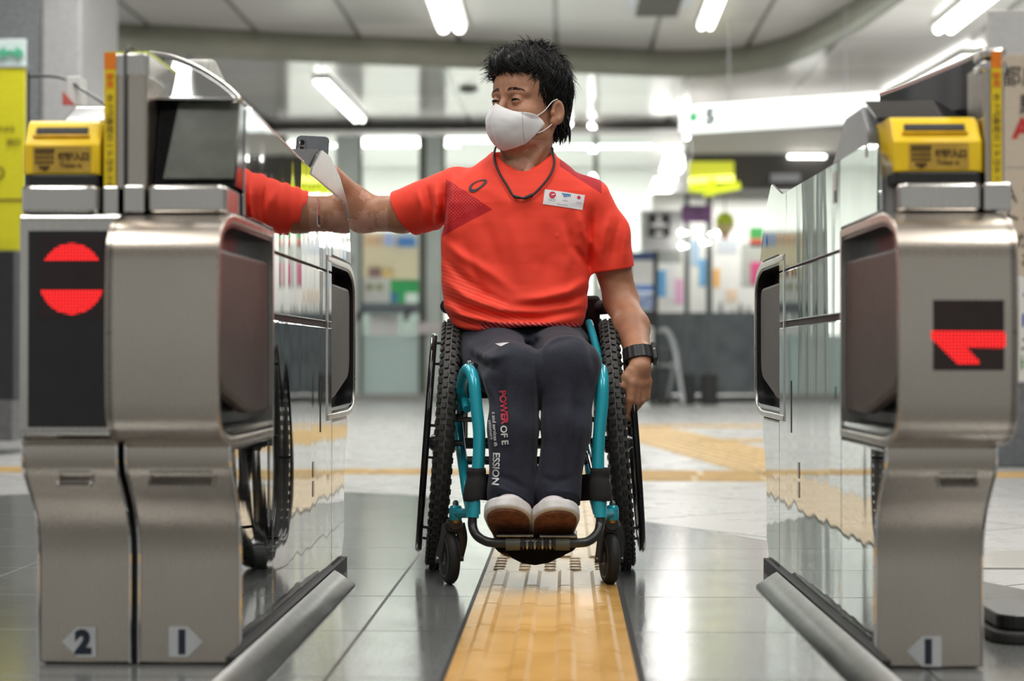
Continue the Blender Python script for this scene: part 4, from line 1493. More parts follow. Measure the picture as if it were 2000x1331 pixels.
# --- the gate on the right ------------------------------------------
g3 = thing('ticket_gate', (0.59, 3.7, 0), 'steel ticket gate with the red arrow display on its curved front', 'ticket gate', 'steel ticket gates')
gate(mapR, 0.181, g3, 'right')
YA = 2.7925
a, b = P(1823, 724, YA), P(1961, 586, YA)
dp = MB().span(a[0], b[0], YA - 0.0015, YA + 0.004, a[2], b[2]).build('display_panel', simple('display_dark_red', (0.022, 0.010, 0.009), 0.35), g3, bevel=0.001)
arrow = [(1820, 647), (1961, 648), (1964, 653), (1964, 676), (1960, 681), (1888, 680), (1914, 707), (1913, 713), (1872, 713), (1820, 662)]
MB().add([P(x_, y_, YA - 0.002) for x_, y_ in arrow], [tuple(range(len(arrow)))]).build('arrow', M['led'], dp, fix=False)
collar(g3, 0.535, 0.672)
reader(g3, 0.524, 0.672)
MB().yz(rounded([(3.06, 0.86), (3.06, 0.905), (3.125, 0.958), (3.31, 0.962), (3.47, 0.895), (3.47, 0.86)], [0, 0.012, 0.012, 0.012, 0.01, 0], 4), 0.512, 0.645).build('ticket_housing', simple('housing_grey', (0.22, 0.225, 0.235), 0.35, var=0.05), g3, bevel=0.004, smooth=35)
MB().prism([(0.516, 3.00, 0.917), (0.516, 3.118, 0.962), (0.64, 3.118, 0.962), (0.66, 3.00, 0.917)], (0, 0, 0), (0, 0, 0.004)).build('housing_top', M['blackgloss'], g3, bevel=0.001)
# curved black hood wall
path = catmull([(0.674, 2.965, 0), (0.668, 3.08, 0), (0.652, 3.22, 0), (0.632, 3.38, 0), (0.608, 3.53, 0)], 5)
path[:, 0] += 0.006
ztop = np.linspace(1.022, 1.036, len(path))
mb = MB()
th = 0.03
o1 = [(p[0], p[1], 0.83) for p in path]
o2 = [(p[0], p[1], z_) for p, z_ in zip(path, ztop)]
i2 = [(p[0] + th, p[1], z_) for p, z_ in zip(path, ztop)]
i1 = [(p[0] + th, p[1], 0.83) for p in path]
mb.grid([o1, o2, i2, i1, o1])
n_ = len(path)
mb.add([o1[0], o2[0], i2[0], i1[0], o1[-1], o2[-1], i2[-1], i1[-1]], [(0, 1, 2, 3), (4, 5, 6, 7)])
mb.build('hood', M['blackgloss'], g3, smooth=40, bevel=0.004)
MB().tube([(p[0] + 0.004, p[1], z_ + 0.002) for p, z_ in zip(path, ztop)], 0.006, 8).build('hood_rim', M['steel_bright'], g3, smooth=60)
MB().tube(catmull([(0.640, 3.30, 0.90), (0.632, 3.34, 0.955), (0.622, 3.40, 0.985)], 4), 0.004, 6).build('cover_rib', M['chrome'], g3, smooth=60)
MB().span(0.672, 0.716, 2.905, 3.1, 0.757, 0.803).build('post_foot', M['steel_bright'], g3, bevel=0.003)
MB().xy(rounded([(0.676, 2.925), (0.712, 2.925), (0.705, 4.0), (0.68, 4.0)], [0.008, 0.012, 0, 0], 4), 0.80, 1.0).build('post', M['steel'], g3, smooth=35)
MB().xy(rounded([(0.672, 2.922), (0.714, 2.922), (0.714, 3.0), (0.676, 3.0)], [0.01, 0.012, 0, 0], 4), 0.985, 1.004).build('post_cap', M['steel_bright'], g3, bevel=0.005, smooth=35)
MB().xy(rounded([(0.672, 2.922), (0.714, 2.922), (0.714, 3.0), (0.676, 3.0)], [0.01, 0.012, 0, 0], 4), 1.008, 1.024).build('post_cap', M['steel_bright'], g3, bevel=0.005, smooth=35)
tape(g3, 0.687, 0.704, 2.9205, 0.803, 1.018)

# floor base of the next gate and its threshold
t = thing('gate_base', (1.0, 3.4, 0), 'low black floor base with a rounded end, right of the arrow gate', 'gate base')
MB().xy(rounded([(0.775, 3.27), (1.6, 3.27), (1.6, 3.52), (0.775, 3.52)], [0.05, 0, 0, 0.02], 6), 0.0, 0.022).build('base', M['seam'], t, bevel=0.006)
MB().xy(rounded([(0.79, 3.30), (1.6, 3.30), (1.6, 3.52), (0.79, 3.52)], [0.04, 0, 0, 0.02], 6), 0.022, 0.05).build('upper_base', M['panelblack'], t, bevel=0.004)
MB().span(0.85, 2.2, 4.45, 4.85, 0.0, 0.004).build('trim_11', M['steel_bright'], kind='structure')

# ================================================================ the wheelchair
wc = thing('wheelchair', (-0.09, 4.4, 0), 'turquoise framed wheelchair with knobbly tyres that the man sits in', 'wheelchair')
teal = Mat('turquoise_enamel', (0.02, 0.40, 0.50), 0.28, 0.15, coat=0.4)
n = teal.noise(60, 3)
teal.set('Base Color', teal.mix(n.step(0.66, 0.74) * 0.7, (0.015, 0.36, 0.46), (0.09, 0.14, 0.15)))
teal = teal.m
rubber = simple('tyre_rubber', (0.022, 0.022, 0.021), 0.6, bump=0.0003)
rubber2 = simple('tyre_casing', (0.085, 0.083, 0.078), 0.8)
blackm = simple('black_anodised', (0.02, 0.02, 0.022), 0.25, coat=0.3)
strap_m = simple('black_webbing', (0.012, 0.012, 0.013), 0.85, bump=0.0004)
foam = simple('black_foam', (0.016, 0.016, 0.017), 0.75)
steelb = simple('bolt_steel', (0.5, 0.5, 0.48), 0.25, 1.0)


def frame_axes(yaw, camber):
    f = np.array([math.sin(yaw), -math.cos(yaw), 0.0])
    u = np.array([math.sin(camber), 0.0, math.cos(camber)])
    a = np.cross(u, f)
    a /= np.linalg.norm(a)
    u = np.cross(f, a)
    return f, u, a


def big_wheel(c, yaw, camber, side, rr):
    """side: -1 when its outer face looks to -x"""
    f, u, a = frame_axes(yaw, camber)
    a = a if a[0] * side > 0 else -a
    c = np.array(c)
    RW, rt = 0.285, 0.0225
    tyre = MB().ring(c, RW, rt, a, 96, 14).build('tyre', rubber2, wc, smooth=60)
    kn = MB()
    N = 74
    for i in range(N):
        for k, off in enumerate((-0.72, -0.24, 0.24, 0.72)):
            t = 2 * PI * (i + (0.5 if k % 2 else 0)) / N
            d = math.cos(t) * f + math.sin(t) * u
            tt = -math.sin(t) * f + math.cos(t) * u
            q = off * 1.25
            nr = math.cos(q) * d + math.sin(q) * a
            lt = -math.sin(q) * d + math.cos(q) * a
            kn.box(c + d * RW + nr * (rt + 0.0015), (0.0135, 0.0098, 0.006), np.stack([tt, lt, nr], 1))
    o = kn.build('tread', rubber, tyre)
    o['kind'] = 'stuff'
    MB().ring(c, 0.262, 0.010, a, 96, 10, r2=0.012).build('rim', blackm, wc, smooth=60)
    hub = MB().revolve(c - a * 0.035, a, [(0.014, 0), (0.022, 0.006), (0.022, 0.06), (0.014, 0.07), (0.008, 0.085)], 20).build('hub', blackm, wc, smooth=40)
    for i in range(5):
        t = 2 * PI * i / 5 + 0.35
        p = []
        for s in np.linspace(0, 1, 8):
            R = 0.018 + s * 0.238
            th = t + 0.25 * math.sin(s * PI * 0.5)
            p.append(c + R * (math.cos(th) * f + math.sin(th) * u))
        w = [(0.005, 0.020 - 0.007 * math.sin(PI * s)) for s in np.linspace(0, 1, 8)]
        MB().tube(p, w, 10, up=a).build('spoke', blackm, wc, smooth=60)
    hr = c + a * 0.042
    MB().ring(hr, rr, 0.0085, a, 96, 10).build('hand_rim', M['blackgloss'], wc, smooth=60)
    for i in range(6):
        t = 2 * PI * i / 6 + 0.2
        d = math.cos(t) * f + math.sin(t) * u
        MB().tube([hr + d * (rr - 0.004), c + a * 0.012 + d * 0.262], 0.0035, 8).build('rim_tab', blackm, wc)
    return f, u, a


CL, CR = np.array([-0.308, 4.46, 0.308]), np.array([0.124, 4.46, 0.308])
big_wheel(CL, math.radians(4.2), math.radians(4.2), -1, 0.264)
big_wheel(CR, math.radians(-0.6), math.radians(-4.2), 1, 0.264)
MB().cyl(CL + [0.03, 0, 0], CR - [0.03, 0, 0], 0.014, 16).build('axle_tube', blackm, wc, smooth=60)

# front and seat tubes
TR = 0.0142
for sgn, pts in ((-1, [P(897, 648, 4.42), P(901, 700, 4.36), P(905, 760, 4.25), P(912, 800, 4.16)]),
                 (1, [P(1150, 630, 4.42), P(1160, 662, 4.36), P(1172, 708, 4.26), P(1179, 760, 4.16)])):
    MB().tube(catmull(pts, 6), 0.0095, 14).build('side_tube', teal, wc, smooth=60)
fl_pts = catmull([P(901, 795, 4.24), P(904, 745, 4.18), P(914, 722, 4.12), P(925, 742, 4.085), P(930, 790, 4.07), P(936, 850, 4.06), P(934, 910, 4.05), P(927, 960, 4.04), P(923, 1012, 4.03)], 8)
fr_pts = catmull([P(1172, 800, 4.24), P(1168, 745, 4.18), P(1173, 722, 4.12), P(1177, 745, 4.085), P(1176, 790, 4.07), P(1170, 850, 4.06), P(1168, 910, 4.05), P(1172, 960, 4.04), P(1173, 1012, 4.03)], 8)
for q in (fl_pts, fr_pts):
    MB().tube(q, TR, 18).build('front_tube', teal, wc, smooth=60)
# lower frame rails running back to the axle, cross tube under the seat
for q in (([P(893, 815, 4.32), P(899, 870, 4.25), P(912, 960, 4.12), P(920, 1000, 4.05)]), ([P(1140, 850, 4.36), P(1150, 900, 4.25), P(1158, 960, 4.12), P(1168, 1000, 4.05)])):
    MB().tube(catmull(q, 6), 0.0125, 14).build('lower_tube', teal, wc, smooth=60)
for s, c in ((-1, CL), (1, CR)):
    x = c[0] - s * 0.045
    MB().tube(catmull([(x, 4.30, 0.43), (x, 4.46, 0.42), (x, 4.60, 0.44)], 5), 0.0125, 14).build('seat_rail', teal, wc, smooth=60)
    MB().tube([(x, 4.46, 0.42), (x, 4.46, 0.308)], 0.012, 12).build('axle_plate', blackm, wc)
    MB().tube([(x, 4.56, 0.30), (x, 4.57, 0.44), (x, 4.60, 0.62)], 0.011, 12).build('back_post', blackm, wc, smooth=60)
    # brake
    b = P(890 if s < 0 else 1188, 815, 4.24)
    MB().tube([b + [s * 0.03, 0, 0], b + [-s * 0.02, 0, 0]], 0.008, 10).build('brake_bar', blackm, wc)
    MB().box(b + [-s * 0.02, 0.01, -0.006], (0.05, 0.03, 0.012)).build('brake_clamp', blackm, wc, bevel=0.003)
    b = P(888 if s < 0 else 1192, 866, 4.2)
    MB().tube([b + [s * 0.015, 0, 0], b + [-s * 0.02, 0, 0]], 0.0075, 10).build('bolt', blackm, wc)
MB().tube([P(905, 760, 4.3), P(1175, 760, 4.3)], 0.011, 12).build('cross_tube', blackm, wc, smooth=60)
MB().tube([P(907, 900, 4.22), P(1165, 900, 4.22)], 0.010, 12).build('cross_tube', blackm, wc, smooth=60)
MB().tube(catmull([P(1139, 858, 4.15), P(1148, 892, 4.13), P(1155, 920, 4.1)], 4), 0.004, 8).build('brake_cable', M['chrome'], wc, smooth=60)
# seat sling and low backrest
MB().span(-0.27, 0.085, 4.22, 4.58, 0.425, 0.447).build('seat', strap_m, wc, bevel=0.01, smooth=40)
MB().span(-0.27, 0.085, 4.575, 4.60, 0.44, 0.68).build('backrest', strap_m, wc, bevel=0.01, smooth=40)
# side guards
for s, c in ((-1, CL), (1, CR)):
    x = c[0] - s * 0.034
    MB().yz(rounded([(4.26, 0.44), (4.30, 0.52), (4.42, 0.60), (4.58, 0.62), (4.58, 0.42), (4.30, 0.42)], 0.03, 4), x - 0.002, x + 0.002).build('side_guard', blackm, wc)
# push handles
for a, b, c in ((P(893, 607, 4.64), P(872, 598, 4.55), -1), (P(1150, 603, 4.64), P(1186, 600, 4.55), 1)):
    d = (b - a) / np.linalg.norm(b - a)
    h = MB().revolve(a, d, [(0.0165, 0), (0.0185, 0.004), (0.0185, np.linalg.norm(b - a) - 0.004), (0.0165, np.linalg.norm(b - a))], 24).build('push_handle', foam, wc, smooth=45)
    MB().revolve(b - d * 0.001, d, [(0.0105, 0), (0.0105, 0.004), (0.008, 0.006)], 20).build('end_cap', M['black'], h, smooth=45)
    MB().tube(catmull([a + [0, 0.0, 0], a + [-c * 0.006, 0.0, -0.03], a + [-c * 0.004, 0, -0.09]], 4), 0.0085, 12).build('handle_stem', blackm, wc, smooth=60)
# pivot knob by the knee
kb = P(922, 718, 4.16)
MB().revolve(kb, (-0.55, -0.8, 0.25), [(0.010, -0.05), (0.013, 0), (0.0135, 0.012), (0.009, 0.016)], 20).build('brake_knob', blackm, wc, smooth=45)

# casters
for s, cap, fork, bot, ax, yw in ((-1, (890, 1003), (886, 1045), (878, 1142), (881, 1092), 0.30), (1, (1196, 1003), (1201, 1045), (1190, 1141), (1190, 1090), 0.22)):
    YC = 4.125
    bt = P(bot[0], bot[1], YC)
    c = np.array([bt[0], YC, 0.0605])
    f, u, a = frame_axes(yw * (1 if s < 0 else 1), 0)
    hs = P(cap[0], cap[1], 4.10)
    tube_pt = P(923 if s < 0 else 1172, 1003, 4.035)
    arm = MB().tube([tube_pt, hs], 0.011, 14).build('caster_arm', teal, wc, smooth=60)
    MB().revolve(hs - [0, 0, 0.016], (0, 0, 1), [(0.013, 0), (0.0148, 0.004), (0.0148, 0.028), (0.011, 0.034)], 22).build('caster_housing', teal, wc, smooth=45)
    MB().revolve(hs + [0, 0, 0.016], (0, 0, 1), [(0.008, 0), (0.008, 0.008), (0.005, 0.013), (0.002, 0.014)], 6).build('cap_nut', steelb, wc)
    MB().revolve(hs - [0, 0, 0.022], (0, 0, 1), [(0.008, 0), (0.008, 0.008)], 18).build('brass_spacer', simple('brass_orange', (0.75, 0.30, 0.03), 0.35, 0.6), wc)
    # fork: crown and two blades
    top = hs - [0, 0, 0.024]
    fk = MB()
    crown = np.array([c[0] + (top[0] - c[0]) * 0.6, YC - 0.0, c[2] + 0.072])
    fk.tube(catmull([top, top * 0.5 + crown * 0.5 + [0, 0, 0.004], crown], 4), [0.015, 0.016, 0.017, 0.018, 0.019, 0.02, 0.021, 0.021, 0.022][:9], 14)
    for k in (-1, 1):
        p0 = crown + a * k * 0.014
        fk.tube(catmull([p0 + [0, 0, 0.006], p0 + a * k * 0.006 - [0, 0, 0.03], c + a * k * 0.021 + [0, 0, 0.0], c + a * k * 0.021 - [0, 0, 0.010]], 5), [(0.005, 0.013)] * 16, 10, up=a)
    fork_o = fk.build('fork', simple('fork_black', (0.03, 0.03, 0.031), 0.35), wc, smooth=60)
    wl = MB().revolve(c - a * 0.0135, a, [(0.045, 0), (0.054, 0.001), (0.060, 0.007), (0.0605, 0.0135), (0.060, 0.020), (0.054, 0.026), (0.045, 0.027)], 40).build('caster_tyre', rubber, wc, smooth=45)
    MB().revolve(c - a * 0.0145, a, [(0.012, -0.001), (0.018, 0.002), (0.036, 0.004), (0.043, 0.0), (0.046, 0.002), (0.046, 0.027), (0.043, 0.029), (0.036, 0.025), (0.018, 0.027), (0.012, 0.030)], 32).build('caster_rim', simple('rim_grey_%s' % ('l' if s < 0 else 'r'), (0.20, 0.195, 0.18), 0.4, 0.5), wc, smooth=40)
    MB().cyl(c - a * 0.032, c + a * 0.032, 0.0045, 10).build('axle_bolt', steelb, wc)
    # steel sleeve where the footrest slides in
    s0 = P(925 if s < 0 else 1172, 990, 4.035)
    MB().tube([s0 + [0, 0, 0.012], s0 - [0, 0, 0.017]], 0.0155, 18).build('sleeve', steelb if False else teal, wc, smooth=60)
    # calf strap wraps
    w0 = P(930 if s < 0 else 1172, 918, 4.045)
    w1 = P(926 if s < 0 else 1174, 976, 4.04)
    MB().tube(catmull([w0 + [0, 0, 0.004], w0 - [0, 0, 0.008], (w0 + w1) / 2 + [-s * 0.002, 0, 0.004], w1 + [0, 0, 0.006], w1], 4), [0.021, 0.0215, 0.0225, 0.0225, 0.0225, 0.0215, 0.021, 0.0225, 0.024, 0.0245, 0.025, 0.025, 0.025, 0.0245, 0.024, 0.023, 0.022][:17], 20).build('strap_wrap', strap_m, wc, smooth=50)
# calf strap hanging between the tubes, behind the legs
rows = []
for z in np.linspace(0, 1, 5):
    pa, pb = P(935, 925 + 52 * z, 4.06), P(1165, 925 + 52 * z, 4.06)
    rows.append([pa * (1 - t) + pb * t + np.array([0, 0.07 * math.sin(PI * t), -0.012 * math.sin(PI * t)]) for t in np.linspace(0, 1, 13)])
MB().grid(rows).build('calf_strap', strap_m, wc, smooth=60, thick=0.004)
# footrest
fp = catmull([P(923, 1008, 4.03), P(923, 1028, 4.025), P(930, 1045, 4.01), P(945, 1056, 3.99), P(968, 1061, 3.98), P(1050, 1062, 3.975), P(1130, 1061, 3.98), P(1152, 1056, 3.99), P(1167, 1042, 4.01), P(1172, 1026, 4.025), P(1173, 1008, 4.03)], 7)
MB().tube(fp, 0.0105, 16).build('footrest_tube', simple('footrest_black', (0.04, 0.04, 0.042), 0.3, 0.4), wc, smooth=60)
for a, b in ((P(988, 1064, 3.975), P(1016, 1064, 3.975)), (P(1085, 1064, 3.975), P(1113, 1064, 3.975))):
    MB().tube([a, b], 0.0135, 14).build('footrest_sleeve', simple('sleeve_olive', (0.075, 0.08, 0.06), 0.4), wc, smooth=60)
c0 = P(1052, 1064, 3.96)
for k in range(-4, 5):
    MB().revolve(c0 + [k * 0.0085 - 0.002, 0.008, 0], (1, 0, 0), [(0.0125, 0), (0.0135, 0.002), (0.0125, 0.004)], 16).build('lock_ring', steelb if k % 2 else blackm, wc, smooth=40)
for a, b in ((P(969, 1046, 3.98), P(1043, 1047, 3.98)), (P(1053, 1047, 3.98), P(1127, 1043, 3.98))):
    xa, xb = sorted((a[0], b[0]))
    MB().span(xa, xb, 3.972, 4.09, a[2] - 0.004, a[2] + 0.002).build('foot_plate', simple('plate_black', (0.03, 0.03, 0.03), 0.35), wc, bevel=0.002)
    MB().tube([(xa + 0.002, 3.972, a[2] - 0.001), (xb - 0.002, 3.972, a[2] - 0.001)], 0.0025, 8).build('plate_edge', simple('worn_edge', (0.28, 0.27, 0.25), 0.3, 0.8), wc)
    MB().tube([(xa + 0.03, 3.99, a[2] - 0.004), (xa + 0.03, 3.98, c0[2])], 0.005, 8).build('plate_bracket', blackm, wc)
# net bag under the footrest
net = Mat('net_black', (0.006, 0.006, 0.006), 0.95, spec=0.1)
x, y, z = net.coords('world')
d = (((x * 210 + z * 120).frac() - 0.5).abs().lt(0.16)) * (((x * 210 - z * 120).frac() - 0.5).abs().lt(0.16))
net.set('Alpha', 1.0 - d * 0.85)
bag_edge = [(965, 1064), (975, 1078), (993, 1083), (1002, 1094), (1020, 1104), (1045, 1108), (1072, 1103), (1095, 1090), (1118, 1076), (1128, 1064)]
V0 = [P(a, b, 4.03) for a, b in bag_edge]
rows = []
for t in np.linspace(0, 1, 7):
    k = math.sin(PI * t)
    yy = 3.99 + 0.20 * t
    rows.append([(v[0], yy, 0.105 - (0.105 - v[2]) * (0.78 + 0.22 * k)) for v in V0])
bag = MB().grid(rows)
for r in (rows[0], rows[-1]):
    bag.add(list(r), [tuple(range(len(r)))])
bag.build('net_bag', net.m, wc, smooth=60, thick=0.002, fix=False)

# ================================================================ the man
man = thing('person', (-0.10, 4.42, 0), 'man in an orange-red T-shirt, white mask and navy trousers sitting in the wheelchair', 'person')

# ---- head frame
HY = math.radians(38)
HS = np.array([math.cos(HY), -math.sin(HY), 0.0])
HF = np.array([-math.sin(HY), -math.cos(HY), 0.0])
HU = np.array([0.0, 0.0, 1.0])
roll = math.radians(1.5)
HS, HU = HS * math.cos(roll) - HU * math.sin(roll), HU * math.cos(roll) + HS * math.sin(roll)
HR = np.stack([HS, HF, HU], 1)
HC = P(1031, 196, 4.40)


def L2W(q):
    return np.asarray(q, float) @ HR.T + HC


def W2L(p):
    return (p - HC) @ HR


def head_sdf(q):
    d = ell(q, (0, -0.016, 0.032), (0.0765, 0.093, 0.087))
    d = smin(d, ell(q, (0, 0.030, 0.026), (0.066, 0.064, 0.058)), 0.02)
    d = smin(d, ell(q, (0, 0.022, -0.045), (0.064, 0.066, 0.072)), 0.025)
    ax = np.abs(q[..., 0])
    m = np.stack([ax, q[..., 1], q[..., 2]], -1)
    m0 = m
    q0 = q
    m = m + np.array([0, 0, 0.009])
    q = q + np.array([0, 0, 0.009])
    d = smin(d, ell(m, (0.036, 0.056, -0.030), (0.028, 0.032, 0.026)), 0.018)      # cheekbones
    d = smin(d, rc(q0, (0, 0.068, -0.103), (0, 0.040, -0.105), 0.023, 0.03), 0.025)  # chin
    d = smin(d, rc(m0, (0.050, 0.010, -0.085), (0.028, 0.055, -0.108), 0.018, 0.016), 0.02)  # jaw
    d = smin(d, rc(m, (0.008, 0.086, 0.016), (0.050, 0.068, 0.017), 0.0075, 0.006), 0.014)  # brow ridge
    # sockets and nose
    d = smax(d, -ell(m, (0.031, 0.098, -0.003), (0.021, 0.0165, 0.0125)), 0.012)
    nose = rc(q, (0, 0.086, 0.006), (0, 0.108, -0.034), 0.0075, 0.0105)
    nose = smin(nose, rc(m, (0.004, 0.098, -0.036), (0.014, 0.094, -0.038), 0.009, 0.007), 0.008)
    d = smin(d, nose, 0.010)
    # lids: shell about the eyeball with an almond slit
    e = m - np.array([0.031, 0.0765, -0.002])
    lid = np.linalg.norm(e, axis=-1) - 0.0143
    lx = e[..., 0]
    up = 0.0029 + 0.0006 * (lx / 0.01) - 26 * lx * lx
    lo = -0.0028 + 0.0006 * (lx / 0.01) + 22 * lx * lx
    zz = e[..., 2] - 0.0005
    slit = np.maximum(zz - up, lo - zz)
    d = smin(d, lid, 0.004)
    slitcut = np.maximum(np.maximum(slit, 0.075 + 0.004 - m[..., 1]), ax - 0.046)
    d = smax(d, -slitcut, 0.0012)
    # crease above the lid
    cr = np.abs(e[..., 2] - 0.0085 + 20 * lx * lx)
    d = d + 0.0010 * np.exp(-(cr / 0.0013) ** 2) * np.exp(-(lx / 0.015) ** 2) * (m[..., 1] > 0.06)
    # mouth (under the mask)
    d = smin(d, rc(m, (0.0, 0.093, -0.066), (0.019, 0.082, -0.067), 0.0075, 0.004), 0.008)
    # ears
    m = m0 + np.array([0, 0, 0.023])
    a = math.radians(30)
    EA = np.array([[math.cos(a), 0.0 + math.sin(a), 0], [-math.sin(a), math.cos(a), 0], [0, 0, 1]]).T
    ear = ell(m, (0.0835, -0.014, -0.010), (0.0065, 0.0175, 0.0300), EA)
    ear = smin(ear, ell(m, (0.0785, -0.005, -0.034), (0.006, 0.009, 0.010), EA), 0.006)
    ear = smax(ear, -ell(m, (0.0895, -0.0115, -0.006), (0.0068, 0.0105, 0.0190), EA), 0.003)
    ear = smin(ear, ell(m, (0.0775, 0.001, -0.013), (0.005, 0.004, 0.006)), 0.004)
    d = smin(d, ear, 0.004)
    return d


NB = P(1014, 356, 4.425)
NT = L2W((0, -0.018, -0.075))


def neck_sdf(p):
    d = rc(p, NT + np.array([-0.006, 0, 0]), NB + np.array([0.006, 0, 0]), 0.060, 0.067)
    # tendons and throat
    d = smin(d, rc(p, L2W((0.058, -0.025, -0.06)), P(1028, 340, 4.355), 0.011, 0.010), 0.014)
    d = smin(d, rc(p, L2W((-0.058, -0.02, -0.06)), P(1003, 340, 4.37), 0.011, 0.010), 0.014)
    d = smin(d, ell(p, P(998, 322, 4.365), (0.011, 0.011, 0.014)), 0.012)
    # upper torso under the shirt
    t = ell(p, NB + np.array([-0.02, 0.015, -0.075]), (0.155, 0.085, 0.085))
    t = smin(t, rc(p, NB + np.array([-0.14, 0.02, -0.07]), NB + np.array([0.12, 0.02, -0.07]), 0.048, 0.048), 0.03)
    return smin(d, t, 0.04)


def body_head(p):
    q = W2L(p)
    h = head_sdf(q)
    n = neck_sdf(p)
    return smin(h, n, 0.022) - 0.00025 * vnoise(p, 420, 3)


def hand_prims(w, d, n, t, curls, thumb, spread=0.0, s=1.0):
    """w wrist point, d towards the fingers, n out of the palm, t towards the thumb; returns list of capsule chains"""
    w, d, n, t = [np.array(v, float) for v in (w, d, n, t)]
    d /= np.linalg.norm(d)
    n = n - d * (n @ d)
    n /= np.linalg.norm(n)
    t = t - d * (t @ d) - n * (t @ n)
    t /= np.linalg.norm(t)

    def L(u, v, k):
        return w + (t * u + d * v + n * k) * s
    ch = []
    # palm: metacarpals side by side
    us = (0.029, 0.010, -0.009, -0.026)
    vs = (0.088, 0.092, 0.088, 0.080)
    for u, v in zip(us, vs):
        ch.append(([L(u * 0.5, 0.012, 0.001), L(u * 0.9, v * 0.55, -0.001), L(u, v, 0.0)], [0.0140 * s, 0.0135 * s, 0.0112 * s], 0.014))
    ch.append(([L(0.010, 0.012, 0.004), L(0.033, 0.036, 0.010)], [0.0150 * s, 0.0140 * s], 0.012))
    ch.append(([L(-0.018, 0.012, 0.006), L(-0.022, 0.06, 0.008)], [0.014 * s, 0.012 * s], 0.012))
    lens = ((0.043, 0.026, 0.021), (0.047, 0.029, 0.022), (0.044, 0.027, 0.021), (0.034, 0.021, 0.019))
    out = []
    for i in range(4):
        p = L(us[i], vs[i], 0.0)
        ang = 0.0
        pts = [p]
        sp_ = (us[i]) * spread
        for j in range(3):
            ang += math.radians(curls[i][j])
            dirv = (d * math.cos(ang) + n * math.sin(ang)) + t * sp_
            dirv /= np.linalg.norm(dirv)
            p = p + dirv * lens[i][j] * s
            pts.append(p)
        r = np.array([0.0102, 0.0092, 0.0083, 0.0070]) * s * (1.0 if i < 3 else 0.88)
        out.append((pts, list(r)))
    tp = [L(0.022, 0.022, 0.006)]
    for (du, dv, dn), ln in zip(thumb, (0.040, 0.031, 0.026)):
        v = t * du + d * dv + n * dn
        tp.append(tp[-1] + v / np.linalg.norm(v) * ln * s)
    out.append((tp, [0.0150 * s, 0.0118 * s, 0.0108 * s, 0.0082 * s]))
    return ch, out


def hand_sdf(p, H):
    ch, fingers = H
    d = None
    for pts, rs, k in ch:
        e = chain(p, pts, rs, 0.006)
        d = e if d is None else smin(d, e, 0.008)
    for pts, rs in fingers:
        e = chain(p, pts, rs, 0.004)
        for k in (1, 2):        # knuckle creases / swellings
            e = e - 0.0008 * np.exp(-((np.linalg.norm(p - pts[k], axis=-1)) / 0.010) ** 2)
        d = smin(d, e, 0.0038)
    return d


# his left arm, hanging to the hand rim (right in the picture)
SL, EL, WL = P(1148, 394, 4.43), P(1213, 588, 4.46), P(1250, 706, 4.225)
HL = hand_prims(WL + np.array([0.0, -0.002, -0.004]), (-0.05, 0.0, -1.0), (-0.70, 0.71, 0), (-0.71, -0.70, 0.0),
                [(16, 42, 34), (30, 56, 42), (40, 64, 48), (48, 68, 48)], [(0.45, 0.9, 0.28), (0.05, 1.0, 0.32), (-0.08, 1.0, 0.22)], s=0.98)


def armL(p):
    ML = P(1192, 500, 4.45)
    d = rc(p, SL, ML, 0.045, 0.0475)
    d = smin(d, rc(p, ML, EL, 0.0475, 0.0395), 0.02)
    M1 = P(1234, 640, 4.37)
    d = smin(d, rc(p, EL, M1, 0.0385, 0.0415), 0.025)
    d = smin(d, rc(p, M1, P(1248, 695, 4.25), 0.0410, 0.0290), 0.02)
    d = smin(d, rc(p, P(1248, 695, 4.25), WL + np.array([0.002, 0.0, -0.014]), 0.0285, 0.0235), 0.012)
    d = d + 0.0018 * np.exp(-(segd(p, P(1195, 545, 4.42), P(1222, 552, 4.42)) / 0.010) ** 2)
    return smin(d, hand_sdf(p, HL), 0.012) - 0.0002 * vnoise(p, 300, 5)


# his right arm, stretched over the gate (left in the picture)
SR, ER, WR = P(878, 378, 4.46), P(708, 418, 4.60), P(634, 322, 4.455)
PHC = P(607, 300, 4.475)
WR = P(650, 345, 4.51)
HRd = PHC - WR
HRP = hand_prims(WR, (P(600, 344, 4.44) - WR), (-0.25, 0.9, 0.3), (0.3, 0.1, 0.9),
                 [(30, 34, 28), (32, 36, 30), (36, 40, 30), (40, 42, 30)], [(0.6, 0.8, 0.5), (0.3, 1.0, 0.3), (0.1, 1.0, 0.2)], s=0.92)


def armR(p):
    M0 = P(787, 418, 4.535)
    d = rc(p, SR, M0, 0.046, 0.0455)
    d = smin(d, rc(p, M0, ER, 0.0455, 0.046), 0.02)
    M1 = ER * 0.68 + WR * 0.32
    d = smin(d, rc(p, ER, M1, 0.0415, 0.0405), 0.028)
    d = smin(d, rc(p, M1, WR, 0.040, 0.0265), 0.02)
    d = d + 0.0020 * np.exp(-(segd(p, P(728, 372, 4.53), P(736, 400, 4.52)) / 0.010) ** 2)
    return smin(d, hand_sdf(p, HRP), 0.012) - 0.0002 * vnoise(p, 300, 6)


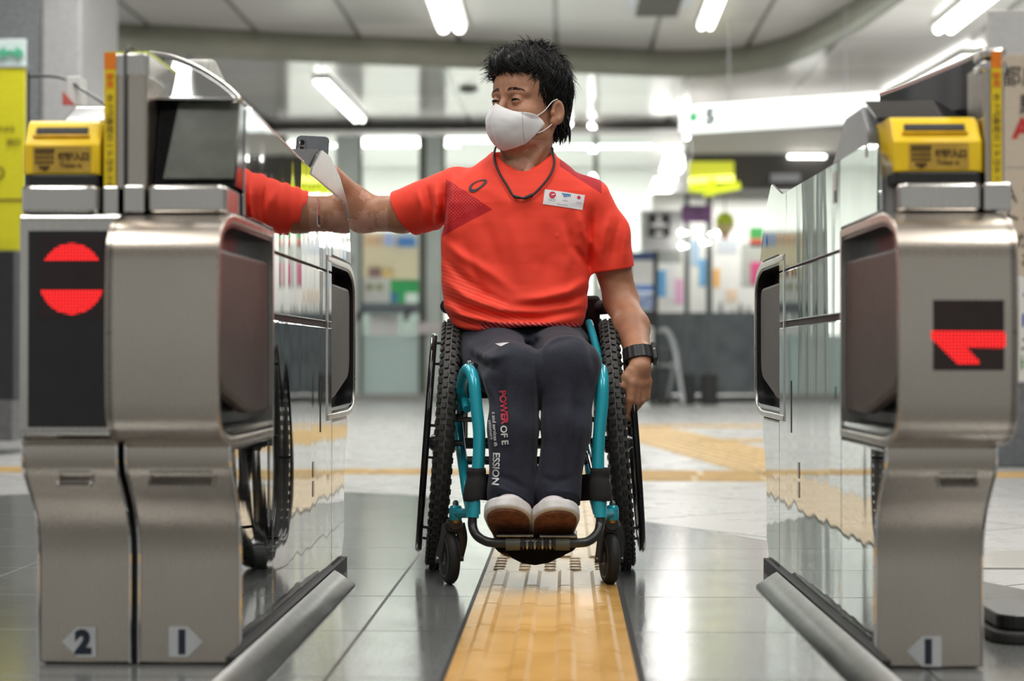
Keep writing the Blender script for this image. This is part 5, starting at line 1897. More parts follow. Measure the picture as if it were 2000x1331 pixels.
skin = Mat('skin', (0.42, 0.22, 0.135), 0.42, Subsurface_Weight=0.12, Subsurface_Scale=0.01)
skin.b.inputs['Subsurface Radius'].default_value = (1.0, 0.35, 0.2)
x, y, z = skin.coords('world')
base = skin.mix(skin.noise(14, 4).step(0.3, 0.7), (0.36, 0.165, 0.092), (0.47, 0.235, 0.138))
patch = skin.noise(17, 5, skin.vec(x * 1.0, y, z * 1.2), 0.55)
where = ((x + 0.33).lt(0.0)).mx(((z - 1.05).lt(0.0)) * ((z - 0.93).gt(0.0)) * (x.gt(-0.22)) * (x.lt(0.02)))
pm = patch.step(0.50, 0.55) * where
base = skin.mix(pm * 0.55, base, (0.64, 0.37, 0.29))
speck = skin.noise(230, 2).step(0.5, 0.72)
base = skin.mix(speck * 0.18, base, (0.24, 0.11, 0.06))
skin.set('Base Color', base)
skin.bump(skin.noise(650, 2) + patch * 0.3, 0.0004, 0.6)
skin.set('Roughness', skin.noise(60, 2) * 0.15 + 0.45)
skin = skin.m

parts = []
lo = HC + np.array([-0.24, -0.13, -0.36])
parts.append(surf(body_head, (HC[0] - 0.21, 4.24, HC[2] - 0.30), (HC[0] + 0.20, 4.54, HC[2] + 0.13), 0.0019))
parts.append(surf(armL, (0.00, 4.10, 0.34), (0.30, 4.60, 0.97), 0.0024))
parts.append(surf(armR, (-0.72, 4.28, 0.80), (-0.22, 4.68, 1.08), 0.0026))
V, F, off = [], [], 0
for v, f in parts:
    V.append(v)
    F.append(f + off)
    off += len(v)
V, F = np.concatenate(V), np.concatenate(F)
body = mesh_obj('body', V, F, skin, man)
BV_BODY = BVHTree.FromPolygons(V.tolist(), F.tolist())

# eyes
eye_m = Mat('eye', (0.7, 0.66, 0.62), 0.12, coat=0.5)
eo = eye_m.t.nodes.new('ShaderNodeTexCoord')
for sx, lab in ((-1, 'r'), (1, 'l')):
    c = L2W((sx * 0.031, 0.0765, -0.011))
    g = -HS * 0.25 + HF * 1.0
    g /= np.linalg.norm(g)
    em = Mat('eye_' + lab, (0.62, 0.58, 0.55), 0.12, coat=0.1)
    x, y, z = em.coords('world')
    ir = c + g * 0.0128
    dd = (((x - float(ir[0])) * (x - float(ir[0]))) + ((y - float(ir[1])) * (y - float(ir[1]))) + ((z - float(ir[2])) * (z - float(ir[2])))).sqrt()
    em.set('Base Color', em.mix(dd.lt(0.0088), (0.22, 0.18, 0.16), (0.010, 0.006, 0.004)))
    MB().revolve(c, HF, [(0.0001, -0.0128)] + [(0.0128 * math.sin(a), -0.0128 * math.cos(a)) for a in np.linspace(0.1, PI - 0.1, 18)] + [(0.0001, 0.0128)], 28).build('eye', em.m, man, smooth=180)
hair_m = Mat('black_hair', (0.006, 0.0055, 0.0055), 0.42, spec=0.3)
hair_m = hair_m.m


def on_body(p, d):
    h = BV_BODY.ray_cast(Vector(p), Vector(d))
    return None if h[0] is None else (np.array(h[0]), np.array(h[1]))


brow_m = simple('brow_brown', (0.035, 0.020, 0.014), 0.6)
# eyebrows and lash lines laid on the face
for sx in (-1, 1):
    mb = MB()
    for i in range(90):
        t = RNG.random()
        xx = sx * (0.012 + 0.036 * t)
        zz = 0.0145 + 0.0045 * math.sin(t * 2.2) - 0.004 * t + (RNG.random() - 0.5) * 0.0085 * (1 - 0.6 * t)
        h = on_body(L2W((xx, 0.16, zz)), -HF)
        if h is None:
            continue
        p, nn = h
        nn = nn if nn @ HF > 0 else -nn
        dr = HS * sx * 0.8 + HU * (0.45 - 0.7 * t)
        dr = dr - nn * (dr @ nn)
        dr /= np.linalg.norm(dr)
        mb.tube([p + nn * 0.0002, p + dr * 0.0035 + nn * 0.0011, p + dr * 0.0075 + nn * 0.0007], [0.00032, 0.00028, 0.00008], 3, cap=False)
    mb.build('eyebrow', brow_m, man, fix=False)
    mb = MB()
    c = np.array([sx * 0.031, 0.0765, -0.011])
    pts = []
    for lx in np.linspace(-0.0118, 0.0125, 12):
        zz = 0.0005 + 0.0029 + 0.0006 * (lx / 0.01) - 26 * lx * lx
        yy_ = math.sqrt(max(1e-8, 0.0143 ** 2 - lx * lx - zz * zz))
        pts.append(L2W(c + np.array([sx * lx, yy_ + 0.0003, zz])))
    mb.tube(pts, [0.0004] + [0.0012] * 10 + [0.0006], 6)
    mb.build('eyelash_line', hair_m, man, fix=False)

# ---- hair
HT = np.array([0.0, -0.045, 0.135])


def hair_cut(q):
    """height below which there is no hair, by angle round the head"""
    ph = np.degrees(np.arctan2(np.abs(q[..., 0]), q[..., 1] + 0.01))
    return np.interp(ph, [0, 18, 36, 48, 56, 64, 74, 84, 96, 112, 130, 150, 180],
                     [0.062, 0.058, 0.053, 0.042, 0.018, -0.008, -0.030, -0.018, 0.000, -0.055, -0.080, -0.088, -0.092])


def hair_sdf(p):
    q = W2L(p)
    d = ell(q, (0, -0.022, 0.036), (0.0845, 0.101, 0.100))
    d = smin(d, ell(q, (-0.01, 0.040, 0.082), (0.068, 0.058, 0.044)), 0.03)
    d = smin(d, ell(q, (0.0, -0.075, -0.01), (0.060, 0.042, 0.075)), 0.03)
    # direction of growth ripples
    u = np.arctan2(q[..., 0], q[..., 1] + 0.02)
    r = np.linalg.norm(q - HT, axis=-1)
    d = d + 0.0024 * np.sin(u * 23 + 5 * vnoise(q, 22, 1)) + 0.0016 * vnoise(np.stack([u * 3.0, r * 18, q[..., 2] * 4], -1), 5, 2)
    cut = hair_cut(q) - q[..., 2] + 0.006 * vnoise(q, 60, 9)
    d = smax(d, cut, 0.006)
    inner = ell(q, (0, -0.018, 0.030), (0.0735, 0.089, 0.084))
    return smax(d, -inner, 0.004)


Vh, Fh = surf(hair_sdf, HC - np.array([0.15, 0.16, 0.14]), HC + np.array([0.15, 0.16, 0.17]), 0.0028)
hair = mesh_obj('hair', Vh, Fh, hair_m, man)
# loose strands
e = 0.002
G = np.stack([(hair_sdf(Vh + np.array(o) * e) - hair_sdf(Vh)) / e for o in ((1, 0, 0), (0, 1, 0), (0, 0, 1))], -1)
G /= np.linalg.norm(G, axis=1, keepdims=True) + 1e-9
ql = W2L(Vh)
gl = G @ HR
outer_ok = (np.einsum('ij,ij->i', ql - np.array([0, -0.02, 0.02]), gl) > 0)
idx = np.where(outer_ok)[0]
mb = MB()
NS = 5200
pick = RNG.choice(idx, NS)
for i in pick:
    p, nn = ql[i], gl[i]
    # swept from the crown; fringe goes towards his left temple, sides go down
    fl = p - np.array([0.0, -0.055, 0.10])
    if p[2] > 0.05 and p[1] > 0.0:
        fl = np.array([0.55 + 1.2 * (p[0] + 0.03) / 0.07, 1.0, -0.25])
    elif p[2] < 0.05:
        fl = np.array([0.1 * np.sign(p[0]), -0.25 if p[1] < 0.03 else 0.15, -1.0])
    fl = fl / np.linalg.norm(fl) + RNG.normal(0, 0.085, 3)
    fl = fl - nn * (fl @ nn)
    fl /= np.linalg.norm(fl) + 1e-9
    L = RNG.uniform(0.022, 0.046)
    if p[1] > 0.05 and p[2] < 0.085:
        L = RNG.uniform(0.010, 0.024)
    if abs(p[0]) > 0.05 and p[2] < 0.03 and p[1] > -0.02:
        L = RNG.uniform(0.006, 0.014)
    if p[1] < -0.06 and p[2] < -0.045:
        L = RNG.uniform(0.018, 0.040)
    lift = RNG.uniform(0.0002, 0.0024)
    pts = []
    for t in (0, 0.33, 0.66, 1.0):
        q = p + fl * L * t + nn * (0.0006 + lift * math.sin(t * PI * 0.6)) - np.array([0, 0, 0.22 * L]) * t * t - nn * (7.0 * L * L) * t * t
        pts.append(q)
    w = RNG.uniform(0.0005, 0.0011)
    mb.tube(L2W(np.array(pts)), [w, w, w * 0.7, w * 0.12], 3, cap=False)
# nape locks that show behind the ear
for k in range(60):
    a = np.array([RNG.uniform(0.035, 0.068), RNG.uniform(-0.085, -0.045), RNG.uniform(-0.07, -0.03)])
    L = RNG.uniform(0.03, 0.052)
    fl = np.array([RNG.normal(0.10, 0.12), RNG.normal(-0.12, 0.12), -1.0])
    pts = [a + fl * L * t + np.array([0.006 * math.sin(t * 3), 0, 0]) for t in (0, 0.4, 0.75, 1.0)]
    w = RNG.uniform(0.0015, 0.003)
    mb.tube(L2W(np.array(pts)), [w * 1.3, w, w * 0.6, w * 0.1], 4, cap=False)
# wisps over the forehead
for k in range(34):
    a = np.array([RNG.uniform(-0.045, 0.050), 0.082, 0.066])
    a[1] = 0.093 - 9 * a[0] ** 2
    L = RNG.uniform(0.012, 0.026)
    fl = np.array([0.45 + RNG.normal(0, 0.25), 0.25, -0.9])
    pts = [a + fl * L * t - np.array([0, 0.010, 0]) * t * t for t in (0, 0.4, 0.75, 1.0)]
    w = RNG.uniform(0.0006, 0.0012)
    mb.tube(L2W(np.array(pts)), [w * 1.3, w, w * 0.6, w * 0.1], 3, cap=False)
st = mb.build('loose_strands', hair_m, hair, fix=False, smooth=180)
st['kind'] = 'stuff'

# ---- face mask
mask_m = Mat('mask_white', (0.80, 0.78, 0.79), 0.8, Subsurface_Weight=0.2, Subsurface_Scale=0.004)
mask_m.bump(mask_m.noise(900, 2), 0.0002)
mask_m = mask_m.m
keys = [
    [(0, 0.1215, -0.021), (0.016, 0.1150, -0.030), (0.034, 0.1010, -0.038), (0.053, 0.075, -0.043), (0.066, 0.044, -0.046)],
    [(0, 0.1325, -0.040), (0.018, 0.1245, -0.045), (0.038, 0.109, -0.050), (0.057, 0.080, -0.053), (0.070, 0.028, -0.056)],
    [(0, 0.1365, -0.062), (0.019, 0.1285, -0.065), (0.040, 0.1115, -0.067), (0.058, 0.078, -0.068), (0.0715, 0.022, -0.066)],
    [(0, 0.1290, -0.094), (0.018, 0.1220, -0.093), (0.038, 0.1040, -0.091), (0.055, 0.074, -0.086), (0.069, 0.030, -0.077)],
    [(0, 0.1080, -0.120), (0.017, 0.1030, -0.116), (0.035, 0.0900, -0.110), (0.051, 0.066, -0.102), (0.064, 0.040, -0.088)],
    [(0, 0.0860, -0.132), (0.015, 0.0830, -0.129), (0.031, 0.0740, -0.123), (0.046, 0.058, -0.112), (0.059, 0.046, -0.096)],
]
rows = []
for r in keys:
    h = catmull(r, 6)
    full = np.concatenate([h[::-1] * np.array([-1, 1, 1]), h[1:]])
    rows.append(full)
rows = np.array(rows)
fine = np.stack([catmull(rows[:, j], 6) for j in range(rows.shape[1])], 1)
# push out where it would cut the face, add soft creases
flat = fine.reshape(-1, 3)
nm = flat - np.array([0, 0.03, -0.06])
nm /= np.linalg.norm(nm, axis=1, keepdims=True)
for _ in range(3):
    dd = head_sdf(flat)
    flat = flat + nm * np.clip(0.0018 - dd, 0, 0.01)[:, None]
flat = flat + nm * (0.0011 * vnoise(flat, 60, 4) + 0.0014 * np.exp(-(((flat[:, 2] + 0.070) + 0.15 * np.abs(flat[:, 0])) / 0.003) ** 2) * np.exp(-(flat[:, 0] / 0.03) ** 2))[:, None]
fine = flat.reshape(fine.shape)
mask = MB().grid(L2W(fine)).build('face_mask', mask_m, man, smooth=180, thick=0.0014, fix=False)
MB().tube(L2W(fine[:, fine.shape[1] // 2] + np.array([0, 0.0008, 0])), [0.0012] * fine.shape[0], 6).build('centre_seam', mask_m, mask, smooth=60)
for sx in (-1, 1):
    j = fine.shape[1] // 2 + sx * 17
    MB().tube(L2W(fine[:, j] + np.array([sx * 0.0004, 0.0004, 0])), [0.0009] * fine.shape[0], 6).build('side_seam', simple('mask_seam_grey', (0.55, 0.53, 0.54), 0.8), mask, smooth=60)
    for pts in ([(0.066, 0.044, -0.047), (0.0745, 0.026, -0.033), (0.081, 0.006, -0.010), (0.085, -0.010, -0.002)],
                [(0.064, 0.038, -0.088), (0.071, 0.022, -0.080), (0.077, 0.004, -0.066), (0.076, -0.008, -0.058)]):
        q = [(sx * a, b, c) for a, b, c in pts]
        MB().tube(L2W(catmull(q, 5)), 0.0013, 8).build('ear_loop', M['white'], mask, smooth=60)

# ---- T-shirt
SHY = 4.42
zk = [P(0, v, 4.35)[2] for v in (655, 640, 600, 560, 520, 480, 440, 400, 375, 355, 340, 325, 305, 288)]
hwk = [0.150, 0.158, 0.176, 0.180, 0.180, 0.180, 0.181, 0.182, 0.176, 0.162, 0.146, 0.122, 0.088, 0.070]
cxk = [P(v, 0, 4.40)[0] for v in (1012, 1010, 1006, 1005, 1003, 1004, 1004, 1007, 1010, 1013, 1016, 1018, 1019, 1020)]
hdk = [0.125, 0.136, 0.134, 0.124, 0.120, 0.120, 0.118, 0.110, 0.101, 0.090, 0.080, 0.072, 0.064, 0.056]
zk, hwk, cxk, hdk = [np.array(a[::1]) for a in (zk, hwk, cxk, hdk)]
SLe_R = P(787, 414, 4.535)
SLe_L = P(1204, 523, 4.455)
FOLDS = []


def fold(pts, h, w, Y=4.32, back=False):
    q = [P(a, b, Y) for a, b in pts]
    FOLDS.append(([(c[0], c[2]) for c in q], h, w))


def seg2(x, z, a, b):
    ax, az = a
    dx, dz = b[0] - ax, b[1] - az
    t = np.clip(((x - ax) * dx + (z - az) * dz) / (dx * dx + dz * dz), 0, 1)
    return np.hypot(x - ax - t * dx, z - az - t * dz), t


def fold_disp(p, folds):
    x, z = p[..., 0], p[..., 2]
    out = np.zeros(x.shape)
    for pts, h, w in folds:
        best = None
        n = len(pts) - 1
        for i in range(n):
            d, t = seg2(x, z, pts[i], pts[i + 1])
            g = (i + t) / n
            if best is None:
                best, along = d, g
            else:
                along = np.where(d < best, g, along)
                best = np.minimum(best, d)
        s = best / w
        out += h * np.exp(-s * s) * np.clip(3.0 * np.minimum(along, 1 - along) + 0.12, 0, 1)
    return out


# ridges positive, creases negative
for pts, h, w in (([(868, 350), (862, 400), (858, 455)], -0.006, 0.010), ([(845, 345), (846, 395), (842, 440)], 0.005, 0.010), ([(826, 352), (838, 400), (836, 440)], -0.004, 0.007),
                  ([(806, 360), (818, 400), (822, 445)], 0.004, 0.008), ([(885, 330), (880, 390), (872, 460)], 0.005, 0.010),
                  ([(866, 470), (900, 500), (960, 535), (1010, 575)], 0.0045, 0.012), ([(862, 500), (900, 540), (950, 575), (1000, 600)], -0.004, 0.010),
                  ([(864, 545), (910, 580), (980, 606), (1060, 610)], 0.006, 0.011), ([(866, 575), (910, 604), (980, 622), (1060, 622), (1130, 606)], -0.0065, 0.009),
                  ([(868, 596), (900, 616), (960, 630), (1050, 636), (1140, 618)], 0.006, 0.010), ([(880, 618), (920, 632), (990, 642)], -0.004, 0.008),
                  ([(1148, 545), (1110, 570), (1060, 582), (1000, 588)], 0.0055, 0.011), ([(1150, 570), (1110, 590), (1050, 598), (990, 602)], -0.0055, 0.009),
                  ([(1152, 520), (1120, 480), (1105, 430)], -0.0045, 0.010), ([(1168, 500), (1140, 450), (1128, 400)], 0.005, 0.012), ([(1160, 400), (1152, 450), (1155, 515)], -0.006, 0.009),
                  ([(1195, 410), (1180, 460), (1172, 520)], 0.004, 0.010), ([(1212, 420), (1200, 470), (1196, 520)], -0.0035, 0.009), ([(1228, 440), (1222, 480), (1222, 515)], 0.003, 0.009),
                  ([(930, 400), (960, 470), (980, 540)], -0.0030, 0.018), ([(985, 400), (1010, 480), (1020, 560)], 0.0030, 0.018), ([(1060, 420), (1070, 500), (1060, 560)], -0.0028, 0.018),
                  ([(1100, 430), (1112, 500), (1100, 550)], 0.0028, 0.015), ([(905, 470), (940, 560), (950, 600)], -0.003, 0.012), ([(940, 360), (1000, 400), (1080, 385)], 0.002, 0.016),
                  ([(1085, 460), (1090, 462)], 0.0010, 0.004)):
    fold(pts, h, w)
SH_FOLDS = list(FOLDS)


def shirt_sdf(p):
    x, y, z = p[..., 0], p[..., 1], p[..., 2]
    hw, cx, hd = np.interp(z, zk, hwk), np.interp(z, zk, cxk), np.interp(z, zk, hdk)
    k = (np.abs((x - cx) / hw) ** 2.3 + np.abs((y - SHY) / hd) ** 2.3) ** (1 / 2.3)
    d = (k - 1) * np.minimum(hw, hd)
    d = smax(d, z - 1.03, 0.01)
    nL = np.array([0.13, 0.15, -1.0])
    nR = np.array([-0.86, 0.30, -0.50])
    hl = half(p, SLe_L, nL)
    hr = half(p, SLe_R, nR)
    aL = chain(p, [SL, P(1180, 455, 4.44), SLe_L + np.array([0.002, 0, -0.06])], [0.060, 0.058, 0.0555], 0.02)
    aR = rc(p, SR + np.array([0.02, 0, -0.004]), SLe_R + (SLe_R - SR) * 0.3 + np.array([0, 0, -0.003]), 0.069, 0.0605)
    fd = 1.65 * fold_disp(p, SH_FOLDS) + 0.0022 * vnoise(p, 17, 2) + 0.0010 * vnoise(p, 40, 3)
    tL = smax(aL - fd, hl, 0.003)
    tR = smax(aR - fd, hr, 0.003)
    d = smin(d - fd, tL, 0.026)
    d = smin(d, tR, 0.026)
    # neck opening
    nk = rc(p, NB + np.array([0.006, -0.024, -0.03]), NB + np.array([0.010, -0.006, 0.09]), 0.0745, 0.0755)
    plane = half(p, P(1022, 338, 4.335), (0.0, -0.60, 1.0))
    d = smax(d, -np.maximum(np.maximum(nk, -(plane + 0.004)), 4.415 - y), 0.003)
    xc = (x - P(1021, 333, 4.34)[0]) / 0.0755
    zl = P(1021, 334, 4.34)[2] + (P(1021, 300, 4.40)[2] - P(1021, 334, 4.34)[2]) * np.abs(xc) ** 2.2
    ncut = np.maximum(np.maximum((np.abs(xc) - 1) * 0.0755, zl - z), y - 4.44)
    d = smax(d, -ncut, 0.003)
    # hem
    hem = P(1010, 643, 4.29)[2] + 0.10 * np.clip(y - 4.30, 0, 1) - 0.006 * np.sin(x * 22)
    d = smax(d, hem - z, 0.006)
    return d


Vs, Fs = surf(shirt_sdf, (-0.45, 4.24, 0.565), (0.20, 4.64, 1.06), 0.0032, band=3.0)
sm = Mat('shirt_orange_red', (0.9, 0.05, 0.02), 0.75, Sheen_Weight=0.02)
x, y, z = sm.coords('world')


def X_(px, Y=4.31): return float(P(px, 0, Y)[0])
def Z_(py, Y=4.31): return float(P(0, py, Y)[2])


def hp(m, ax, az, bx, bz):
    """positive on the left of a->b in the (x, z) plane, signed distance"""
    dx, dz = bx - ax, bz - az
    l = math.hypot(dx, dz)
    return (x - ax) * (-dz / l) + (z - az) * (dx / l)


A_, B_, C_ = (X_(866), Z_(345)), (X_(962), Z_(412)), (X_(860), Z_(462))
tri = hp(sm, *B_, *A_).gt(0) * hp(sm, *A_, *C_).gt(0) * hp(sm, *C_, *B_).gt(0)
front = (y - 4.43).lt(0.0)
band = hp(sm, *C_, *B_).lt(0.022) * tri
gx, gz = (x + z) * 118.0, (x - z) * 118.0
dots = (((gx.frac() - 0.5) * (gx.frac() - 0.5) + (gz.frac() - 0.5) * (gz.frac() - 0.5)).sqrt()).lt(0.20) * (1.0 - band)
base = sm.mix(sm.noise(5, 2), (0.90, 0.048, 0.020), (0.97, 0.060, 0.026))
dark_red = (0.50, 0.005, 0.010)
base = sm.mix(tri * front, base, sm.mix(dots, dark_red, (0.92, 0.10, 0.075)))
# shoulder inset on his left shoulder
S1, S2 = (X_(1092), Z_(323)), (X_(1176), Z_(377))
inset = hp(sm, *S1, *S2).gt(0.0) * (x.gt(X_(1093))) * (x.lt(X_(1176)))
fine_l = ((x * 0.5 + z) * 420.0).frac().lt(0.45)
base = sm.mix(inset, base, sm.mix(fine_l, (0.40, 0.006, 0.016), (0.58, 0.02, 0.03)))
# thin diagonal lines, lower left of the shirt, and the dark red hem panel
dl = (x * 0.36 + z * 0.93) * 115.0
lines = ((dl.frac() - 0.5).abs().lt(0.10)) * hp(sm, X_(862), Z_(500), X_(1010), Z_(610)).lt(0.0) * front
base = sm.mix(lines * 0.45, base, (1.0, 0.22, 0.15))
hemp = hp(sm, X_(880), Z_(625), X_(1000), Z_(626)).lt(-0.006)
hempan = hemp * x.gt(X_(940)) * front
dl2 = (x * 0.62 + z * 0.78) * 120.0
hl = (dl2.frac() - 0.5).abs().lt(0.14)
base = sm.mix(hempan, base, sm.mix(hl, (0.44, 0.012, 0.022), (0.95, 0.20, 0.15)))
sm.set('Base Color', base)
wv = ((x * 2600.0).sin() * (z * 2600.0).sin()) * 0.3 + sm.noise(25, 4) * 3.0
sm.bump(wv, 0.0004, 0.4)
shirt = mesh_obj('t_shirt', Vs, Fs, sm.m, man)
BV_SHIRT = BVHTree.FromPolygons(Vs.tolist(), Fs.tolist())
# ribbed collar band, laid along the edge of the opening
cp = []
for t in np.linspace(0, 2 * PI, 60, endpoint=False):
    dx, dy = math.sin(t), -math.cos(t)
    best = None
    for zz in np.linspace(0.90, 1.03, 90):
        c = NB + np.array([0.007, -0.018, 0.0])
        o_ = Vector((c[0], c[1], zz))
        h = BV_SHIRT.ray_cast(o_, Vector((dx, dy, 0)))
        if h[0] is not None and h[3] < 0.083:
            best = np.array(h[0])
    if best is not None:
        cp.append(best)
cp = np.array(cp)
for _ in range(4):
    cp = 0.5 * cp + 0.25 * (np.roll(cp, 1, 0) + np.roll(cp, -1, 0))
ring_ = np.concatenate([cp, cp[:1]])
cc_ = cp.mean(0)
din = cc_ - ring_
din[:, 2] = 0
din /= np.linalg.norm(din, axis=1, keepdims=True)
rib_m = simple('collar_red', (0.93, 0.05, 0.022), 0.8, var=0.02)
MB().grid([ring_ - din * 0.006 + [0, 0, -0.0045], ring_ - din * 0.0045 + [0, 0, 0.0005], ring_ - din * 0.001 + [0, 0, 0.0042], ring_ + din * 0.002 + [0, 0, 0.0035], ring_ + din * 0.0015 + [0, 0, -0.006]]).build('collar', rib_m, shirt, smooth=180, fix=False)


def drape(mb, bvh, Y0=4.2, off=0.0012, direction=(0, 1, 0)):
    """lays a flat shape on the cloth behind it"""
    out = []
    for V in mb.v:
        W = V.copy()
        for i, p in enumerate(V):
            h = bvh.ray_cast(Vector((p[0], Y0, p[2])), Vector(direction))
            if h[0] is not None:
                W[i] = np.array(h[0]) + np.array([0, -off - (p[1] if False else 0), 0])
            else:
                W[i] = (p[0], 4.31, p[2])
        out.append(W)
    mb.v = out
    return mb


def quad_grid(q, n, m, Y=4.30):
    a, b, c, d = [P(u, v, Y) for u, v in q]
    rows = []
    for i in range(m + 1):
        s = i / m
        l, r = a * (1 - s) + d * s, b * (1 - s) + c * s
        rows.append([l * (1 - t) + r * t for t in np.linspace(0, 1, n + 1)])
    return MB().grid(rows)


def disc_grid(px, py, r, Y=4.30, n=20, rings=3):
    c = P(px, py, Y)
    k = Y / FPX
    rows = []
    for j in range(rings + 1):
        rr = r * (j / rings + 0.02) * k
        rows.append([(c[0] + rr * math.cos(t), c[1], c[2] + rr * math.sin(t)) for t in np.linspace(0, 2 * PI, n)])
    return MB().grid(rows)


patchm = simple('badge_white', (0.78, 0.76, 0.78), 0.6, var=0.02)
badge = drape(quad_grid([(1064, 368), (1143, 377), (1138, 407), (1060, 398)], 24, 10), BV_SHIRT, off=0.0014).build('badge', patchm, shirt, smooth=60, fix=False)
crim = simple('badge_crimson', (0.62, 0.015, 0.05), 0.6)
bluem = simple('badge_blue', (0.02, 0.18, 0.45), 0.6)
greym = simple('badge_grey', (0.35, 0.35, 0.37), 0.6)
drape(disc_grid(1079, 379, 6.6), BV_SHIRT, off=0.0022).build('red_roundel', crim, badge, fix=False)
drape(quad_grid([(1077, 378), (1083, 376.6), (1083, 378.6), (1077, 380)], 3, 1), BV_SHIRT, off=0.0028).build('white_bar', patchm, badge, fix=False)
for k in range(4):
    pts = [(1097 + k * 4.2, 375 + k * 0.4), (1100 + k * 4.0, 378), (1102 + k * 3.6, 383 - k * 0.6)]
    q = MB()
    for a, b in zip(pts[:-1], pts[1:]):
        g = quad_grid([(a[0], a[1]), (a[0] + 2.4, a[1] - 0.6), (b[0] + 2.4, b[1] - 0.6), (b[0], b[1])], 2, 3)
        q.add(g.v[0], g.f)
    drape(q, BV_SHIRT, off=0.0022).build('blue_stroke', bluem, badge, fix=False)
drape(disc_grid(1131, 382, 3.4), BV_SHIRT, off=0.0022).build('red_dot', crim, badge, fix=False)
for k, (px, py) in enumerate(((1074, 388.5), (1078.5, 389), (1083, 389.5))):
    c = P(px, py, 4.3)
    q = MB().ring(c, 2.4 * 4.3 / FPX, 0.0003, (0, 1, 0), 16, 4)
    drape(q, BV_SHIRT, off=0.0020).build('small_ring', greym, badge, fix=False)
for s, px, py, sz, mt in (('NIPPON', 1104, 391, 0.0042, greym), ('JAPAN', 1131, 393.5, 0.0040, greym), ('TEAM JAPAN', 1098, 399.5, 0.0046, greym)):
    o = P(px, py, 4.3)
    ca = math.atan2(-9, 79)
    q = text_mb(s, sz, lambda a, b, c: (o[0] + a * math.cos(ca) - b * math.sin(ca), 4.3, o[2] + a * math.sin(ca) + b * math.cos(ca)), 0, 0)
    drape(q, BV_SHIRT, off=0.0021).build('lettering', mt, badge, fix=False)
# black loop mark on the chest
mk = simple('mark_black', (0.015, 0.012, 0.012), 0.5)


def stroke(pts, w, closed=False):
    pts = catmull(pts + ([pts[0]] if closed else []), 8)[:, :2]
    tan = np.gradient(pts, axis=0)
    tan /= np.linalg.norm(tan, axis=1)[:, None] + 1e-9
    nr = np.stack([-tan[:, 1], tan[:, 0]], 1)
    ww = np.interp(np.linspace(0, 1, len(pts)), np.linspace(0, 1, len(w)), w)[:, None]
    A = [P(a, b, 4.3) for a, b in pts + nr * ww]
    B = [P(a, b, 4.3) for a, b in pts - nr * ww]
    return MB().grid([A, B])


q = stroke([(925, 371, 0), (918, 369, 0), (917, 362, 0), (923, 355, 0), (934, 350, 0), (946, 349, 0), (947, 353, 0), (940, 361, 0), (932, 367, 0), (925, 371, 0)], [3.2, 3.4, 2.6, 1.2, 0.9, 1.8, 2.6, 2.2, 2.0, 3.2])
drape(q, BV_SHIRT, off=0.0018).build('loop_mark', mk, shirt, fix=False)

# necklace
cord = simple('cord_black', (0.013, 0.012, 0.013), 0.5)
neck_pts = [(1080, 300), (1083, 318), (1076, 340), (1060, 362), (1040, 381), (1022, 387), (1004, 384), (990, 362), (975, 338), (966, 315), (966, 298)]
pp = []
for a, b in neck_pts:
    Yg = 4.30
    c = P(a, b, 4.34)
    best = None
    for bv in (BV_SHIRT, BV_BODY):
        h = bv.ray_cast(Vector((c[0], 4.0, c[2])), Vector((0, 1, 0)))
        if h[0] is not None:
            best = h[0][1] if best is None else min(best, h[0][1])
    if best is None or best > 4.44:
        best = 4.40
    c = P(a, b, best - 0.006)
    pp.append(c)
pp = np.array(pp)
pp[:, 1] -= 0.004
pp[:, 1] = np.minimum(pp[:, 1], np.convolve(np.pad(pp[:, 1], 1, 'edge'), [0.25, 0.5, 0.25], 'valid'))
back_ = [pp[-1] + np.array([0.01, 0.06, 0.02]), np.array([NB[0], 4.495, NB[2] + 0.06]), pp[0] + np.array([-0.01, 0.06, 0.02])]
loopp = catmull(np.concatenate([pp, back_, pp[:1]]), 8)
nk = MB().tube(loopp, 0.0029, 10, cap=False).build('necklace', cord, man, smooth=60)
i0, i1 = 3.95, 5.7
a, b = pp[4] * 0.6 + pp[5] * 0.4, pp[6]
MB().tube([pp[4] + [0, -0.001, 0], pp[5] + [0.003, -0.001, -0.001]], [(0.0055, 0.0042)] * 2, 12).build('clasp_block', M['black'], nk, smooth=40)
MB().tube([pp[6] + [0, -0.001, 0], pp[6] * 0.4 + pp[5] * 0.6 + [-0.003, -0.001, -0.001]], [(0.0055, 0.0042)] * 2, 12).build('clasp_block', M['black'], nk, smooth=40)
MB().tube([pp[4] + [0, -0.002, -0.002], pp[5] + [0, -0.002, -0.001], pp[6] + [0, -0.002, 0]], 0.0034, 10).build('clasp_bar', simple('clasp_dark', (0.03, 0.03, 0.03), 0.3, 0.3), nk, smooth=40)

